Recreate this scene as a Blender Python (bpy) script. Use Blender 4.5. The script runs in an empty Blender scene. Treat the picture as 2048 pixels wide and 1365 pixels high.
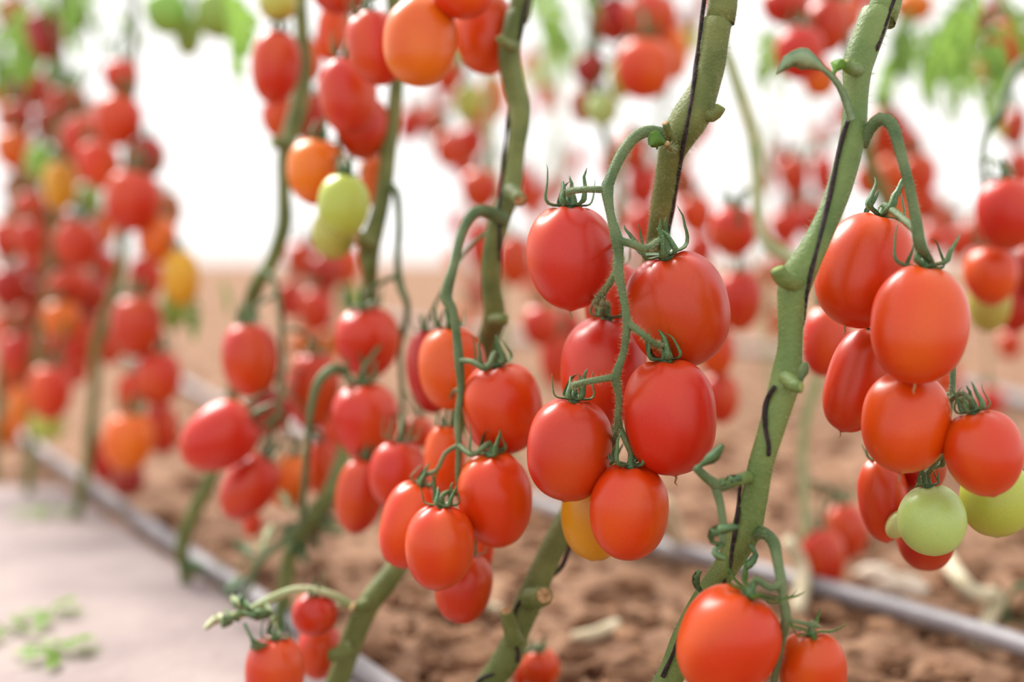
import bpy, bmesh, math, random
from mathutils import Vector, Matrix, noise

random.seed(7)
sc = bpy.context.scene
COL = sc.collection

# ------------------------------------------------------------------ camera
W, H = 2048, 1365
LENS, SENSOR = 50.0, 36.0
F = W * LENS / SENSOR                 # focal length in photo pixels
HORIZON = 480.0                       # pixel row of the horizon
CAM_H = 0.37                          # camera height over the soil (m)
PITCH = math.atan((H / 2 - HORIZON) / F)
cam_d = bpy.data.cameras.new('camera')
cam = bpy.data.objects.new('camera', cam_d)
COL.objects.link(cam)
cam_d.lens = LENS; cam_d.sensor_width = SENSOR
cam_d.clip_start = 0.02; cam_d.clip_end = 200
cam.location = (0, 0, CAM_H)
cam.rotation_euler = (math.pi / 2 - PITCH, 0, 0)
cam_d.dof.use_dof = True
cam_d.dof.focus_distance = 0.845
cam_d.dof.aperture_fstop = 2.3
sc.camera = cam
CO = Vector((0, 0, CAM_H))
RT = Vector((1, 0, 0))
FW = Vector((0, math.cos(PITCH), -math.sin(PITCH)))
UP = Vector((0, math.sin(PITCH), math.cos(PITCH)))

def pt(px, py, z):
    """photo pixel + depth along the view axis -> world point"""
    return CO + RT * ((px - W / 2) / F * z) + UP * ((H / 2 - py) / F * z) + FW * z

def ground(px, py, h=0.0):
    """photo pixel -> where its ray meets the soil"""
    d = RT * ((px - W / 2) / F) + UP * ((H / 2 - py) / F) + FW
    t = (h - CAM_H) / d.z
    return CO + d * t

# ------------------------------------------------------------------ light
world = bpy.data.worlds.new('overcast_sky'); sc.world = world
world.use_nodes = True
bg = world.node_tree.nodes['Background']
bg.inputs['Color'].default_value = (1.0, 0.985, 0.975, 1)
bg.inputs['Strength'].default_value = 0.78
sun_d = bpy.data.lights.new('sun', 'SUN')
sun_d.energy = 4.2; sun_d.angle = math.radians(30); sun_d.color = (1.0, 0.96, 0.9)
sun = bpy.data.objects.new('sun', sun_d); COL.objects.link(sun)
sun.location = (-3, 4, 5)
sun.rotation_euler = Vector((0.62, -0.85, -1.0)).to_track_quat('-Z', 'Y').to_euler()
sc.view_settings.view_transform = 'Standard'
sc.view_settings.look = 'None'
sc.view_settings.exposure = 0.74
sc.view_settings.gamma = 1.0
sc.view_settings.use_curve_mapping = False

# ------------------------------------------------------------------ materials
def srgb(r, g, b):
    f = lambda c: (c / 255 / 12.92) if c / 255 <= 0.04045 else ((c / 255 + 0.055) / 1.055) ** 2.4
    return (f(r), f(g), f(b), 1.0)

M = {}
def new_mat(name, rough=0.6, spec=0.4):
    m = bpy.data.materials.new(name); m.use_nodes = True
    nt = m.node_tree; b = nt.nodes['Principled BSDF']
    b.inputs['Roughness'].default_value = rough
    b.inputs['Specular IOR Level'].default_value = spec
    M[name] = m
    return m, nt, b

def noisy(name, c1, c2, scale, rough=0.6, spec=0.4, bump=0.0, bscale=None, detail=4, coord='Object', lo=0.35, hi=0.65):
    m, nt, b = new_mat(name, rough, spec)
    tc = nt.nodes.new('ShaderNodeTexCoord')
    n = nt.nodes.new('ShaderNodeTexNoise'); n.inputs['Scale'].default_value = scale; n.inputs['Detail'].default_value = detail
    nt.links.new(tc.outputs[coord], n.inputs['Vector'])
    r = nt.nodes.new('ShaderNodeValToRGB')
    r.color_ramp.elements[0].position = lo; r.color_ramp.elements[0].color = c1
    r.color_ramp.elements[1].position = hi; r.color_ramp.elements[1].color = c2
    nt.links.new(n.outputs['Fac'], r.inputs['Fac'])
    nt.links.new(r.outputs['Color'], b.inputs['Base Color'])
    if bump:
        n2 = nt.nodes.new('ShaderNodeTexNoise'); n2.inputs['Scale'].default_value = bscale or scale * 4; n2.inputs['Detail'].default_value = 5
        nt.links.new(tc.outputs[coord], n2.inputs['Vector'])
        bp = nt.nodes.new('ShaderNodeBump'); bp.inputs['Strength'].default_value = bump; bp.inputs['Distance'].default_value = 0.01
        nt.links.new(n2.outputs['Fac'], bp.inputs['Height']); nt.links.new(bp.outputs['Normal'], b.inputs['Normal'])
    return m, nt, b

def fruit_mat():
    m, nt, b = new_mat('tomato_skin', 0.33, 0.5)
    info = nt.nodes.new('ShaderNodeObjectInfo')
    tc = nt.nodes.new('ShaderNodeTexCoord')
    # uneven ripening: large soft patches shift the hue towards orange
    mp = nt.nodes.new('ShaderNodeMapping'); mp.inputs['Scale'].default_value = (1.0, 1.0, 0.75)
    add = nt.nodes.new('ShaderNodeVectorMath'); add.operation = 'ADD'
    nt.links.new(tc.outputs['Object'], mp.inputs['Vector'])
    comb = nt.nodes.new('ShaderNodeCombineXYZ')
    mul = nt.nodes.new('ShaderNodeMath'); mul.operation = 'MULTIPLY'; mul.inputs[1].default_value = 37.0
    nt.links.new(info.outputs['Random'], mul.inputs[0]); nt.links.new(mul.outputs[0], comb.inputs[0]); nt.links.new(mul.outputs[0], comb.inputs[2])
    nt.links.new(mp.outputs[0], add.inputs[0]); nt.links.new(comb.outputs[0], add.inputs[1])
    n = nt.nodes.new('ShaderNodeTexNoise'); n.inputs['Scale'].default_value = 1.3; n.inputs['Detail'].default_value = 1
    nt.links.new(add.outputs[0], n.inputs['Vector'])
    hsv = nt.nodes.new('ShaderNodeHueSaturation'); hsv.inputs['Hue'].default_value = 0.512; hsv.inputs['Value'].default_value = 1.1
    nt.links.new(info.outputs['Color'], hsv.inputs['Color'])
    ramp = nt.nodes.new('ShaderNodeMapRange'); ramp.inputs[1].default_value = 0.38; ramp.inputs[2].default_value = 0.68
    nt.links.new(n.outputs['Fac'], ramp.inputs[0])
    mix = nt.nodes.new('ShaderNodeMix'); mix.data_type = 'RGBA'
    nt.links.new(ramp.outputs[0], mix.inputs['Factor'])
    nt.links.new(info.outputs['Color'], mix.inputs['A']); nt.links.new(hsv.outputs['Color'], mix.inputs['B'])
    # fine pale speckle of the skin
    n2 = nt.nodes.new('ShaderNodeTexNoise'); n2.inputs['Scale'].default_value = 70; n2.inputs['Detail'].default_value = 2
    nt.links.new(add.outputs[0], n2.inputs['Vector'])
    r2 = nt.nodes.new('ShaderNodeMapRange'); r2.inputs[1].default_value = 0.35; r2.inputs[2].default_value = 0.75; r2.inputs[3].default_value = 0.93; r2.inputs[4].default_value = 1.08
    nt.links.new(n2.outputs['Fac'], r2.inputs[0])
    vm = nt.nodes.new('ShaderNodeVectorMath'); vm.operation = 'SCALE'
    nt.links.new(mix.outputs['Result'], vm.inputs[0]); nt.links.new(r2.outputs[0], vm.inputs['Scale'])
    nt.links.new(vm.outputs[0], b.inputs['Base Color'])
    b.inputs['Subsurface Weight'].default_value = 0.06
    b.inputs['Subsurface Radius'].default_value = (1.0, 0.25, 0.08)
    b.inputs['Subsurface Scale'].default_value = 0.008
    bp = nt.nodes.new('ShaderNodeBump'); bp.inputs['Strength'].default_value = 0.03; bp.inputs['Distance'].default_value = 0.002
    nt.links.new(n2.outputs['Fac'], bp.inputs['Height']); nt.links.new(bp.outputs['Normal'], b.inputs['Normal'])
fruit_mat()
noisy('stem_green', srgb(84, 98, 44), srgb(116, 124, 68), 38, 0.55, 0.35, 0.25, 500)
noisy('stem_fresh', srgb(84, 112, 54), srgb(118, 138, 78), 30, 0.5, 0.35, 0.2, 400)
noisy('truss_green', srgb(74, 98, 60), srgb(106, 124, 84), 50, 0.6, 0.3, 0.25, 600)
noisy('sepal_green', srgb(62, 96, 58), srgb(104, 138, 90), 60, 0.5, 0.4, 0.2, 500)
noisy('leaf_green', srgb(112, 160, 60), srgb(160, 196, 98), 40, 0.5, 0.4, 0.2, 200)
noisy('leaf_dark', srgb(92, 132, 56), srgb(132, 168, 84), 30, 0.5, 0.4, 0.2, 200)
def leafy(name):
    nt = M[name].node_tree; b = nt.nodes['Principled BSDF']; out = nt.nodes['Material Output']
    src = b.inputs['Base Color'].links[0].from_socket
    t = nt.nodes.new('ShaderNodeBsdfTranslucent'); mx = nt.nodes.new('ShaderNodeMixShader'); mx.inputs[0].default_value = 0.5
    nt.links.new(src, t.inputs['Color']); nt.links.new(b.outputs[0], mx.inputs[1]); nt.links.new(t.outputs[0], mx.inputs[2]); nt.links.new(mx.outputs[0], out.inputs['Surface'])
leafy('leaf_green'); leafy('leaf_dark')
noisy('dry_straw', srgb(196, 184, 150), srgb(226, 216, 190), 60, 0.8, 0.2, 0.3, 300)
noisy('stem_pale', srgb(150, 166, 116), srgb(186, 190, 150), 40, 0.6, 0.3, 0.2, 300)
noisy('scar_brown', srgb(150, 112, 72), srgb(206, 172, 128), 300, 0.8, 0.2, 0.4, 900)
noisy('leaf_sage', srgb(120, 150, 112), srgb(150, 176, 140), 60, 0.5, 0.4, 0.2, 300)
noisy('scar_green', srgb(120, 140, 74), srgb(160, 170, 104), 200, 0.7, 0.3, 0.3, 700)
noisy('hair_pale', srgb(176, 186, 140), srgb(200, 206, 166), 20, 0.6, 0.3)
noisy('twine_black', srgb(34, 26, 30), srgb(70, 54, 56), 300, 0.7, 0.3, 0.5, 1200)
noisy('soil_brown', srgb(100, 72, 56), srgb(172, 136, 110), 14, 0.95, 0.1, 0.9, 90, detail=8, lo=0.3, hi=0.7)
noisy('path_earth', srgb(138, 126, 126), srgb(172, 158, 154), 5, 0.95, 0.1, 0.4, 60, detail=8)
noisy('clod_brown', srgb(98, 70, 52), srgb(166, 128, 100), 25, 0.95, 0.1, 0.6, 200)
noisy('stone_pale', srgb(206, 190, 170), srgb(236, 226, 212), 60, 0.9, 0.2, 0.4, 300)
noisy('hose_grey', srgb(104, 100, 106), srgb(150, 146, 150), 12, 0.42, 0.5, 0.1, 200)
def film_mat():
    m = bpy.data.materials.new('plastic_film'); m.use_nodes = True; nt = m.node_tree
    nt.nodes.clear()
    out = nt.nodes.new('ShaderNodeOutputMaterial'); mx = nt.nodes.new('ShaderNodeMixShader')
    d = nt.nodes.new('ShaderNodeBsdfDiffuse'); t = nt.nodes.new('ShaderNodeBsdfTranslucent'); tr = nt.nodes.new('ShaderNodeBsdfTransparent')
    n = nt.nodes.new('ShaderNodeTexNoise'); n.inputs['Scale'].default_value = 0.6
    r = nt.nodes.new('ShaderNodeValToRGB'); r.color_ramp.elements[0].color = (0.93, 0.93, 0.93, 1); r.color_ramp.elements[1].color = (0.98, 0.98, 0.98, 1)
    nt.links.new(n.outputs['Fac'], r.inputs['Fac'])
    nt.links.new(r.outputs['Color'], d.inputs['Color']); nt.links.new(r.outputs['Color'], t.inputs['Color'])
    mx.inputs[0].default_value = 0.6
    mx2 = nt.nodes.new('ShaderNodeMixShader'); mx2.inputs[0].default_value = 0.85
    nt.links.new(d.outputs[0], mx.inputs[1]); nt.links.new(t.outputs[0], mx.inputs[2])
    nt.links.new(mx.outputs[0], mx2.inputs[1]); nt.links.new(tr.outputs[0], mx2.inputs[2])
    nt.links.new(mx2.outputs[0], out.inputs['Surface'])
    M['plastic_film'] = m
film_mat()

# ------------------------------------------------------------------ helpers
def mesh_obj(name, verts, faces, mat, parent=None, smooth=True, loc=None):
    me = bpy.data.meshes.new(name)
    me.from_pydata([tuple(v) for v in verts], [], faces); me.update()
    if smooth:
        me.polygons.foreach_set('use_smooth', [True] * len(me.polygons))
    me.materials.append(M[mat])
    return link(name, me, parent, loc)

def link(name, me, parent=None, loc=None):
    o = bpy.data.objects.new(name, me); COL.objects.link(o)
    if parent is not None:
        o.parent = parent
        if loc is None and parent.get('_world') is None:
            pass
    if loc is not None:
        o.location = loc
    return o

def tag(o, label, cat, group=None, kind=None):
    if label: o['label'] = label
    if cat: o['category'] = cat
    if group: o['group'] = group
    if kind: o['kind'] = kind
    return o

def empty(name, loc):
    o = bpy.data.objects.new(name, None); o.empty_display_size = 0.01
    COL.objects.link(o); o.location = loc
    return o

def smooth_path(P, step=0.006):
    """Catmull-Rom through (Vector, radius) control points"""
    n = len(P); out = []
    for i in range(n - 1):
        p0, p1, p2, p3 = P[max(i - 1, 0)], P[i], P[i + 1], P[min(i + 2, n - 1)]
        k = max(2, min(30, int((p2[0] - p1[0]).length / step)))
        for j in range(k):
            t = j / k; t2 = t * t; t3 = t2 * t
            f = lambda a, b, c, d: 0.5 * ((2 * b) + (c - a) * t + (2 * a - 5 * b + 4 * c - d) * t2 + (3 * b - a - 3 * c + d) * t3)
            out.append((f(p0[0], p1[0], p2[0], p3[0]), max(1e-4, f(p0[1], p1[1], p2[1], p3[1]))))
    out.append(P[-1])
    return out

def tube_data(path, sides=8, wob=0.0, seed=0):
    V = []; Fc = []
    n = len(path); nrm = None; rings = []
    for i, (p, r) in enumerate(path):
        a = path[max(i - 1, 0)][0]; b = path[min(i + 1, n - 1)][0]
        t = (b - a)
        t = t.normalized() if t.length > 1e-9 else Vector((0, 0, 1))
        if nrm is None:
            nrm = t.cross(Vector((0, 1, 0.1)))
            if nrm.length < 1e-4: nrm = t.cross(Vector((1, 0, 0)))
        else:
            nrm = nrm - t * nrm.dot(t)
        nrm = nrm.normalized(); bn = t.cross(nrm)
        rings.append((p, r, t, nrm.copy(), bn))
        for k in range(sides):
            an = 2 * math.pi * k / sides
            d = nrm * math.cos(an) + bn * math.sin(an)
            rr = r
            if wob:
                rr *= 1 + wob * noise.noise((p + d * r) * 60 + Vector((seed, 0, 0)))
            V.append(p + d * rr)
    for i in range(n - 1):
        for k in range(sides):
            a = i * sides + k; b = i * sides + (k + 1) % sides
            Fc.append((a, b, b + sides, a + sides))
    Fc.append(tuple(range(sides - 1, -1, -1))); Fc.append(tuple(range((n - 1) * sides, n * sides)))
    return V, Fc, rings

def rel(V, o):
    return [v - o for v in V]

def tube(name, P, mat, parent=None, origin=Vector((0, 0, 0)), sides=8, wob=0.0, step=0.006):
    path = smooth_path(P, step)
    V, Fc, rings = tube_data(path, sides, wob, random.random() * 50)
    o = mesh_obj(name, rel(V, origin), Fc, mat, parent)
    return o, path, rings

def pxpath(L):
    """(px, py, depth, width in px) list -> control points with radii in metres"""
    return [(pt(a, b, z), w * 0.5 * z / F) for a, b, z, w in L]

def hairs(rings, parent, origin, density, length=0.0042, width=0.00013, zmax=None):
    V = []; Fc = []
    rnd = random.Random(len(rings) * 13 + 5)
    for i in range(len(rings) - 1):
        p, r, t, a, b = rings[i]; q = rings[i + 1][0]
        seg = (q - p).length
        cnt = seg * density * (0.5 + min(r / 0.005, 2.0))
        k = int(cnt) + (1 if rnd.random() < cnt - int(cnt) else 0)
        for _ in range(k):
            an = rnd.random() * 2 * math.pi
            d = a * math.cos(an) + b * math.sin(an)
            s = t.cross(d).normalized()
            base = p.lerp(q, rnd.random()) + d * r * 0.96
            L = length * (0.4 + 0.8 * rnd.random())
            tip = base + (d + t * rnd.uniform(-0.5, 0.5) + s * rnd.uniform(-0.5, 0.5)).normalized() * L
            n0 = len(V)
            V += [base - s * width * 0.5, base + s * width * 0.5, tip]
            V += [base - t * width * 0.5, base + t * width * 0.5]
            Fc += [(n0, n0 + 1, n0 + 2), (n0 + 3, n0 + 4, n0 + 2)]
    if V:
        o = mesh_obj('stem_hair', rel(V, origin), Fc, 'hair_pale', parent, False)
        o['kind'] = 'stuff'

# ------------------------------------------------------------------ meshes shared by the tomatoes
def fruit_mesh(name, nu, nv, seed, n=2.35, egg=0.0, lobes=5, lob=0.02, nip=0.018):
    rnd = random.Random(seed); ph = rnd.random() * 6
    off = Vector((seed * 3.1, 0, 0))
    V = []; Fc = []
    def vert(phi, th):
        s, c = math.sin(phi), math.cos(phi)
        r = 0.5 * abs(s) ** (2 / n); z = 0.5 * math.copysign(abs(c) ** (2 / n), c)
        r *= 1 + egg * z
        top = max(0.0, z * 2)
        g = math.cos(lobes * th + ph)
        r *= 1 + lob * g * (0.25 + top ** 2) * min(1, r * 4)
        z -= 0.055 * math.exp(-(r / 0.13) ** 2) * (1 if c > 0 else 0)
        z += 0.012 * g * top ** 3 * min(1, r * 5)
        if c < 0: z -= nip * math.exp(-(r / 0.045) ** 2)
        v = Vector((r * math.cos(th), r * math.sin(th), z))
        v *= 1 + 0.035 * noise.noise(v * 1.6 + off)
        return v
    V.append(vert(1e-4, 0))
    for j in range(1, nv):
        phi = math.pi * j / nv
        for i in range(nu):
            V.append(vert(phi, 2 * math.pi * i / nu))
    V.append(vert(math.pi - 1e-4, 0))
    for i in range(nu):
        Fc.append((0, 1 + i, 1 + (i + 1) % nu))
        b = 1 + (nv - 2) * nu
        Fc.append((len(V) - 1, b + (i + 1) % nu, b + i))
    for j in range(nv - 2):
        for i in range(nu):
            a = 1 + j * nu + i; b = 1 + j * nu + (i + 1) % nu
            Fc.append((a, a + nu, b + nu, b))
    me = bpy.data.meshes.new(name); me.from_pydata([tuple(v) for v in V], [], Fc); me.update()
    me.polygons.foreach_set('use_smooth', [True] * len(me.polygons))
    me.materials.append(M['tomato_skin'])
    return me

FRUIT_HI = [fruit_mesh('fruit', 56, 40, 1, 2.3, 0.08), fruit_mesh('fruit', 56, 40, 2, 2.2, 0.10, 4, 0.025),
            fruit_mesh('fruit', 56, 40, 3, 2.35, 0.06, 5, 0.015), fruit_mesh('fruit', 56, 40, 4, 2.2, 0.16, 6, 0.02)]
FRUIT_LO = [fruit_mesh('fruit', 28, 18, 5, 2.2, 0.12), fruit_mesh('fruit', 28, 18, 6, 2.2, 0.2, 4, 0.03),
            fruit_mesh('fruit', 28, 18, 7, 2.25, 0.08), fruit_mesh('fruit', 28, 18, 8, 2.15, 0.24, 6)]
FRUIT_POINT = fruit_mesh('fruit', 28, 18, 9, 2.15, 0.3, 4, 0.03, 0.04)
FRUIT_FAR = [fruit_mesh('fruit', 16, 10, 10, 2.3, 0.06), fruit_mesh('fruit', 16, 10, 11, 2.3, 0.0)]
FRUIT_ROUND = fruit_mesh('fruit', 40, 28, 12, 2.1, 0.0, 5, 0.02, 0.01)

def sepal_data(seed, L, a_out, a_tip, bend, width, flick):
    rnd = random.Random(seed); N = 12
    x, z, y = 0.02, 0.0, 0.0
    V = []; Fc = []
    for i in range(N + 1):
        s = i / N
        k = min(1.0, max(0.0, (s - bend) / 0.32)); k = k * k * (3 - 2 * k)
        ang = a_out + 10 * max(0, 1 - s / 0.12) + (a_tip - a_out) * k + (flick * max(0, s - 0.72) / 0.28)
        w = width * (0.45 + 0.55 * min(1, s / 0.3)) * (1 - s) ** 0.62 + 0.003
        th = 0.022 * (1 - 0.8 * s)
        nx, nz = -math.sin(math.radians(ang)), math.cos(math.radians(ang))
        c = Vector((x, y, z)); nn = Vector((nx, 0, nz))
        V += [c + Vector((0, -w, 0)) + nn * w * 0.35, c - nn * th * 0.5, c + Vector((0, w, 0)) + nn * w * 0.35, c + nn * th * 0.6]
        if i < N:
            st = L / N
            x += math.cos(math.radians(ang)) * st; z += math.sin(math.radians(ang)) * st
            y += rnd.uniform(-0.4, 0.4) * st * s + 0.25 * st * s * (1 if seed % 2 else -1)
    for i in range(N):
        for k in range(4):
            a = i * 4 + k; b = i * 4 + (k + 1) % 4
            Fc.append((a, a + 4, b + 4, b))
    Fc.append((0, 1, 2, 3)); Fc.append(tuple(N * 4 + k for k in (3, 2, 1, 0)))
    return V, Fc

def mk_mesh(name, V, Fc, mat, smooth=True):
    me = bpy.data.meshes.new(name); me.from_pydata([tuple(v) for v in V], [], Fc); me.update()
    if smooth: me.polygons.foreach_set('use_smooth', [True] * len(me.polygons))
    me.materials.append(M[mat]); return me

SEPALS_D = [sepal_data(1, 0.66, 2, 98, 0.17, 0.062, -25), sepal_data(2, 0.60, 4, 108, 0.2, 0.068, -40),
            sepal_data(3, 0.70, 0, 88, 0.18, 0.060, 25), sepal_data(4, 0.58, 4, 116, 0.16, 0.064, 60), sepal_data(5, 0.62, 2, 78, 0.24, 0.064, 10)]
SEPALS = [mk_mesh('sepal', v, f, 'sepal_green') for v, f in SEPALS_D]
SEPALS_FLAT = [mk_mesh('sepal', *sepal_data(11, 0.6, 4, 55, 0.28, 0.055, 30), 'leaf_dark'),
               mk_mesh('sepal', *sepal_data(12, 0.56, 2, 30, 0.25, 0.055, 45), 'leaf_dark')]
def hub_data():
    path = [(Vector((0, 0, -0.07)), 0.05), (Vector((0, 0, 0.0)), 0.08), (Vector((0, 0, 0.02)), 0.06), (Vector((0, 0, 0.06)), 0.04), (Vector((0, 0, 0.12)), 0.038)]
    V, Fc, _ = tube_data(path, 10)
    return V, Fc
HUB = mk_mesh('calyx', *hub_data(), 'sepal_green')
def joined_calyx(seed):
    rnd = random.Random(seed)
    V, Fc = hub_data(); V = list(V); Fc = list(Fc)
    k = 5
    for i in range(k):
        v, f = SEPALS_D[rnd.randrange(5)]
        R = Matrix.Rotation(2 * math.pi * i / k + rnd.uniform(-0.25, 0.25), 3, 'Z')
        o = len(V); V += [R @ q for q in v]; Fc += [tuple(o + a for a in q) for q in f]
    return mk_mesh('calyx', V, Fc, 'sepal_green')
CALYX_LO = [joined_calyx(s) for s in (21, 22, 23)]
def style_mesh():
    path = smooth_path([(Vector((0, 0, 0)), 0.018), (Vector((0.01, 0, -0.05)), 0.014), (Vector((-0.012, 0.006, -0.10)), 0.012), (Vector((0.012, 0, -0.14)), 0.004)], 0.02)
    return mk_mesh('dried_style', *tube_data(path, 5)[:2], 'scar_brown')
STYLE = style_mesh()

# leaves
def leaf_mesh(name, seed, mat, lobed=True, curl=0.4):
    """compound tomato leaf of unit length along +X, drooping in -Z"""
    rnd = random.Random(seed); V = []; Fc = []
    def droop(p):
        return Vector((p.x, p.y, p.z - curl * p.x * p.x + 0.08 * math.sin(p.y * 9 + p.x * 5)))
    def blade(o, ang, L, Wd):
        n0 = len(V); N = 6
        ca, sa = math.cos(ang), math.sin(ang)
        for i in range(N + 1):
            s = i / N
            w = Wd * math.sin(math.pi * min(1, s ** 0.75)) * (1 + (0.25 * math.sin(s * 19 + seed) if lobed else 0)) + 0.002
            for k, yy in ((0, -w), (1, 0), (2, w)):
                x = s * L; z = -0.25 * abs(yy) - 0.18 * s * s * L
                V.append(droop(Vector((o.x + ca * x - sa * yy, o.y + sa * x + ca * yy, o.z + z))))
        for i in range(N):
            for k in range(2):
                a = n0 + i * 3 + k
                Fc.append((a, a + 3, a + 4, a + 1))
    path = [(droop(Vector((x / 8, 0, 0))), 0.014 * (1 - 0.08 * x)) for x in range(7)]
    v, f, _ = tube_data(path, 5); V += v; Fc += f
    blade(Vector((0.72, 0, 0)), 0, 0.34, 0.12)
    for x, sgn in ((0.3, 1), (0.34, -1), (0.52, 1), (0.55, -1), (0.7, 1), (0.7, -1)):
        blade(Vector((x, 0, 0)), sgn * rnd.uniform(0.8, 1.15), rnd.uniform(0.22, 0.3), rnd.uniform(0.07, 0.1))
    return mk_mesh(name, V, Fc, mat)
LEAVES = [leaf_mesh('leaf', 31, 'leaf_green'), leaf_mesh('leaf', 32, 'leaf_dark', True, 0.7), leaf_mesh('leaf', 33, 'leaf_green', True, 0.9)]

def put_leaf(parent, origin, loc, size, yaw, pitch=0.0, mesh=None):
    o = link('leaf', mesh or random.choice(LEAVES), parent)
    o.location = loc - origin; o.scale = (size,) * 3
    o.rotation_euler = (random.uniform(-0.4, 0.4), pitch, yaw)
    return o

# ------------------------------------------------------------------ the ground and the setting
def build_ground():
    V = []; Fc = []; NY, NX = 260, 300
    def hgt(x, y):
        p = Vector((x, y, 0))
        a = 0.012 * noise.noise(p * 9) + 0.011 * noise.noise(p * 26 + Vector((3, 1, 0))) + 0.006 * noise.noise(p * 60)
        a = min(a, 0.012)
        # soil is thrown up a little along the plant rows
        return a
    for j in range(NY):
        y = -0.6 + 25.0 * ((math.exp(3.6 * j / (NY - 1)) - 1) / (math.exp(3.6) - 1))
        half = 1.3 + 0.62 * max(0, y) + 0.6
        for i in range(NX):
            x = (2 * i / (NX - 1) - 1) * half
            V.append(Vector((x, y, hgt(x, y))))
    for j in range(NY - 1):
        for i in range(NX - 1):
            a = j * NX + i
            Fc.append((a, a + 1, a + NX + 1, a + NX))
    g = mesh_obj('ground', V, Fc, 'soil_brown'); tag(g, 'crumbly brown soil of the greenhouse beds', None, kind='structure')
    # packed pale path left of the near hose
    pts = [(-900, 985), (-300, 992), (120, 990), (200, 1046), (330, 1138), (420, 1196), (560, 1290), (760, 1420), (1000, 1640), (-900, 1640)]
    B = [ground(a, b) for a, b in pts]
    bm = bmesh.new()
    top = [bm.verts.new((p.x, p.y, 0.014)) for p in B]; bm.faces.new(top)
    r = bmesh.ops.extrude_face_region(bm, geom=bm.faces[:])
    for v in r['geom']:
        if isinstance(v, bmesh.types.BMVert): v.co.z = -0.02
    bmesh.ops.recalc_face_normals(bm, faces=bm.faces[:])
    me = bpy.data.meshes.new('path'); bm.to_mesh(me); bm.free(); me.materials.append(M['path_earth'])
    tag(link('path', me), 'pale grey packed earth path along the plant row', None, kind='structure')
    # white film end wall far behind
    wv = []; wf = []
    for i in range(41):
        x = -26 + i * 1.3
        for k, z in enumerate((0.0, 1.5, 3.0, 4.5)):
            wv.append((x, 23.5 + 0.03 * (i % 2), z))
    for i in range(40):
        for k in range(3):
            a = i * 4 + k; wf.append((a, a + 4, a + 5, a + 1))
    tag(mesh_obj('wall_back', wv, wf, 'plastic_film'), 'white translucent plastic film wall of the greenhouse', None, kind='structure')
build_ground()

def hose(px_list, dia, label, mat='hose_grey'):
    P = []
    for a, b in px_list:
        g = ground(a, b); P.append((Vector((g.x, g.y, 0.015 + dia * 0.5)), dia * 0.5))
    o0 = P[0][0]
    root = empty('drip_hose', Vector((o0.x, o0.y, 0.015)))
    org = root.location.copy()
    tube('pipe', P, mat, root, org, 12, 0, 0.02)
    tag(root, label, 'hose', 'drip hoses on the soil')
hose([(1150, 1720), (900, 1530), (640, 1335), (452, 1202), (352, 1133), (250, 1058), (160, 990), (60, 915), (-60, 835), (-220, 740)], 0.018, 'pale grey drip hose edging the light path at lower left')
hose([(2500, 1500), (2250, 1425), (2048, 1352), (1850, 1288), (1655, 1230), (1450, 1172), (1280, 1126), (1150, 1075), (1066, 1040), (800, 950), (480, 848), (350, 778), (230, 705)], 0.020, 'grey drip hose running behind the front plants at lower right')
hose([(2500, 930), (2200, 868), (2000, 818), (1800, 765), (1600, 728), (1400, 712), (1000, 690), (700, 640)], 0.03, 'far blurred grey hose on pale soil behind the right plants')

def clods():
    rnd = random.Random(3); V = []; Fc = []
    bm = bmesh.new(); bmesh.ops.create_icosphere(bm, subdivisions=1, radius=1)
    bv = [v.co.copy() for v in bm.verts]; bf = [tuple(v.index for v in f.verts) for f in bm.faces]; bm.free()
    n = 0
    while n < 2600:
        px = rnd.uniform(330, 2300); py = 640 + 900 * rnd.random() ** 0.8
        g = ground(px, py)
        if py > 985 and px < 120 + (py - 990) * 1.55: continue
        s = rnd.uniform(0.002, 0.007) * (1 + 2.6 * rnd.random() ** 4)
        off = Vector((rnd.random() * 99, 0, 0)); o = len(V)
        sx, sy = rnd.uniform(0.7, 1.5), rnd.uniform(0.7, 1.5)
        for v in bv:
            d = v * s * (1 + 0.45 * noise.noise(v * 1.7 + off))
            V.append(Vector((g.x + d.x * sx, g.y + d.y * sy, d.z * 0.8 + s * 0.4)))
        Fc += [tuple(o + a for a in f) for f in bf]; n += 1
    o = mesh_obj('soil_clods', V, Fc, 'clod_brown', None, False)
    tag(o, 'loose brown soil crumbs and clods strewn over the beds', 'soil', kind='stuff')
clods()

# ------------------------------------------------------------------ tomatoes: data
CLR = {
    'red': srgb(192, 34, 8), 'deep red': srgb(168, 20, 12), 'pink red': srgb(196, 40, 22),
    'orange red': srgb(206, 52, 4), 'orange': srgb(218, 92, 14), 'yellow': srgb(204, 140, 28),
    'green': srgb(174, 186, 112), 'yellow green': srgb(176, 172, 78), 'dark red': srgb(150, 26, 30), 'brown': srgb(168, 92, 58),
    'leafy green': srgb(136, 168, 72),
}
TOM = []      # every tomato, filled by truss()
def T(cx, cy, w, h, tilt, z, col, label=None, pitch=0, style=False, sep='claw', mid=None, node=None, mesh=None):
    d = dict(cx=cx, cy=cy, w=w, h=h, tilt=tilt, z=z, col=col, label=label, pitch=pitch, style=style, sep=sep, mid=mid, node=node, mesh=mesh)
    TOM.append(d); return d

TR = []       # trusses: plant key, rachis path, tomatoes, phrase
def truss(plant, path, toms, phrase, mat='truss_green', hair=0, node_bulge=True):
    if plant in ('fl1', 'fl2', 'fl3'):
        for t in toms: t['w'] *= 1.12; t['h'] *= 1.08
    TR.append(dict(plant=plant, path=path, toms=toms, phrase=phrase, mat=mat, hair=hair))

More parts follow.
